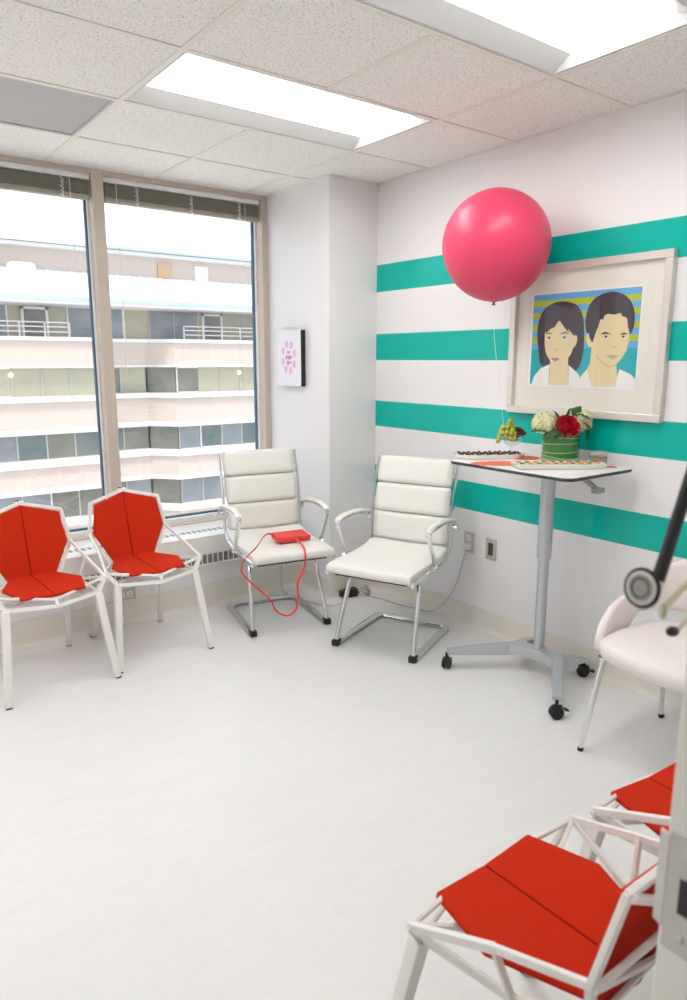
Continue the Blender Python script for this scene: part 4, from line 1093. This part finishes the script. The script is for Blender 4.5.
# lower roof and upper wall
def slope(name, y0, z0, y1, z1, m_, seams=True):
    m = MB(); m.prism([W(-34,y0,z0), W(-34,y1,z1), W(-34,y1,z1-.15), W(-34,y0,z0-.15)], (94,0,0))
    if seams:
        x = -6
        L_ = Vector((0,y1-y0,z1-z0)); nn = Vector((0,-(z1-z0),(y1-y0))).normalized()
        while x < 32:
            a = Vector(W(x,y0,z0)); m.prism([a, a+Vector((.05,0,0)), a+Vector((.05,0,0))+nn*.07, a+nn*.07], L_); x += .62
    m.build(name, m_, bd, smooth=False)
slope('lower_roof', YF-.35, 4.62, YF+2.2, 6.10, 'roofmetal')
MB().b2(W(-34,YF-.55,4.36), W(60,YF-.30,4.58)).build('gutter', 'gutter', bd, smooth=False)
MB().b2(W(-34,YF-.5,4.22), W(60,YF+1.9,4.36)).build('soffit', 'ledge', bd, smooth=False)
MB().b2(W(-34,YF+2.2,4.4), W(60,YF+6,7.35)).build('upper_wall', 'stone', bd, smooth=False)
MB().b2(W(-34,YF+1.55,7.38), W(60,YF+1.85,7.52)).build('gutter', 'gutter', bd, smooth=False)
MB().b2(W(-34,YF+1.7,7.18), W(60,YF+2.5,7.38)).build('fascia', 'ledge', bd, smooth=False)
slope('upper_roof', YF+1.7, 7.5, YF+9.0, 12.6, 'roofmetal')
for x, mm in ((16.9,'orangedoor'), (19.2,'ledge')):
    MB().b2(W(x,YF+2.1,5.95), W(x+.85,YF+2.25,6.9)).build('wall_vent', mm, bd, smooth=False)
m = MB(); m.box(W(9.3,YF+1.2,5.75), (1.3,.8,1.0), bevel=.2); m.box(W(8.2,YF+1.2,5.55), (.5,.4,.6), bevel=.1); m.build('rooftop_unit', 'roofmetal', bd)
m = MB()
for x in (8.15, 20.9): m.sphere(W(x,YF+.12,.72), .11, 10, 8)
m.build('ceiling_lamp', 'warm_lamp', bd)
gr = struct(MB().b2((-60,5.2,-14.4), (90,120,-14)).build('ground', 'asphalt', smooth=False))

# ------------------------------------------------------------------ world and camera
w_ = bpy.data.worlds.new('sky'); S.world = w_; w_.use_nodes = True; nt = w_.node_tree; nt.nodes.clear()
o = nt.nodes.new('ShaderNodeOutputWorld'); bg = nt.nodes.new('ShaderNodeBackground'); sk = nt.nodes.new('ShaderNodeTexSky')
sk.sky_type = 'HOSEK_WILKIE'; sk.turbidity = 8; sk.ground_albedo = .5; sk.sun_direction = Vector((-.5,-.45,.74)).normalized()
mxs = nt.nodes.new('ShaderNodeMix'); mxs.data_type = 'RGBA'; mxs.inputs[0].default_value = .80
mxs.inputs[7].default_value = (.93,.97,1.05,1)
nt.links.new(sk.outputs[0], mxs.inputs[6]); nt.links.new(mxs.outputs[2], bg.inputs[0]); nt.links.new(bg.outputs[0], o.inputs[0])
bg.inputs[1].default_value = 1.9
sl = bpy.data.lights.new('hazy_sun', 'SUN'); sl.energy = 4.6; sl.angle = math.radians(12); sl.color = (1,.97,.93)
so = bpy.data.objects.new('hazy_sun', sl); COL.objects.link(so); so.rotation_euler = Vector((.15,.30,-.94)).to_track_quat('-Z', 'Y').to_euler(); so.location = (0,-10,30)

cd = bpy.data.cameras.new('camera'); co = bpy.data.objects.new('camera', cd); COL.objects.link(co); S.camera = co
yaw, pitch, roll = .6462, -.1972, .0011
f = Vector((math.sin(yaw)*math.cos(pitch), math.cos(yaw)*math.cos(pitch), math.sin(pitch)))
r = Vector((math.cos(yaw), -math.sin(yaw), 0)); u = r.cross(f)
r2 = r*math.cos(roll)+u*math.sin(roll); u2 = -r*math.sin(roll)+u*math.cos(roll)
co.matrix_world = Matrix.Translation((0,0,1.5084)) @ Matrix((r2, u2, -f)).transposed().to_4x4()
cd.sensor_fit = 'VERTICAL'; cd.sensor_height = 36; cd.sensor_width = 24.7; cd.lens = 704.4/1000*36
cd.clip_start = .02; cd.clip_end = 400
cd.dof.use_dof = True; cd.dof.focus_distance = 3.6; cd.dof.aperture_fstop = 4.5
S.view_settings.view_transform = 'Standard'; S.view_settings.look = 'None'; S.view_settings.gamma = 1; S.view_settings.use_curve_mapping = False
S.view_settings.exposure = 0.10
for o_ in list(bpy.data.objects):
    if 'used' in o_: del o_['used']
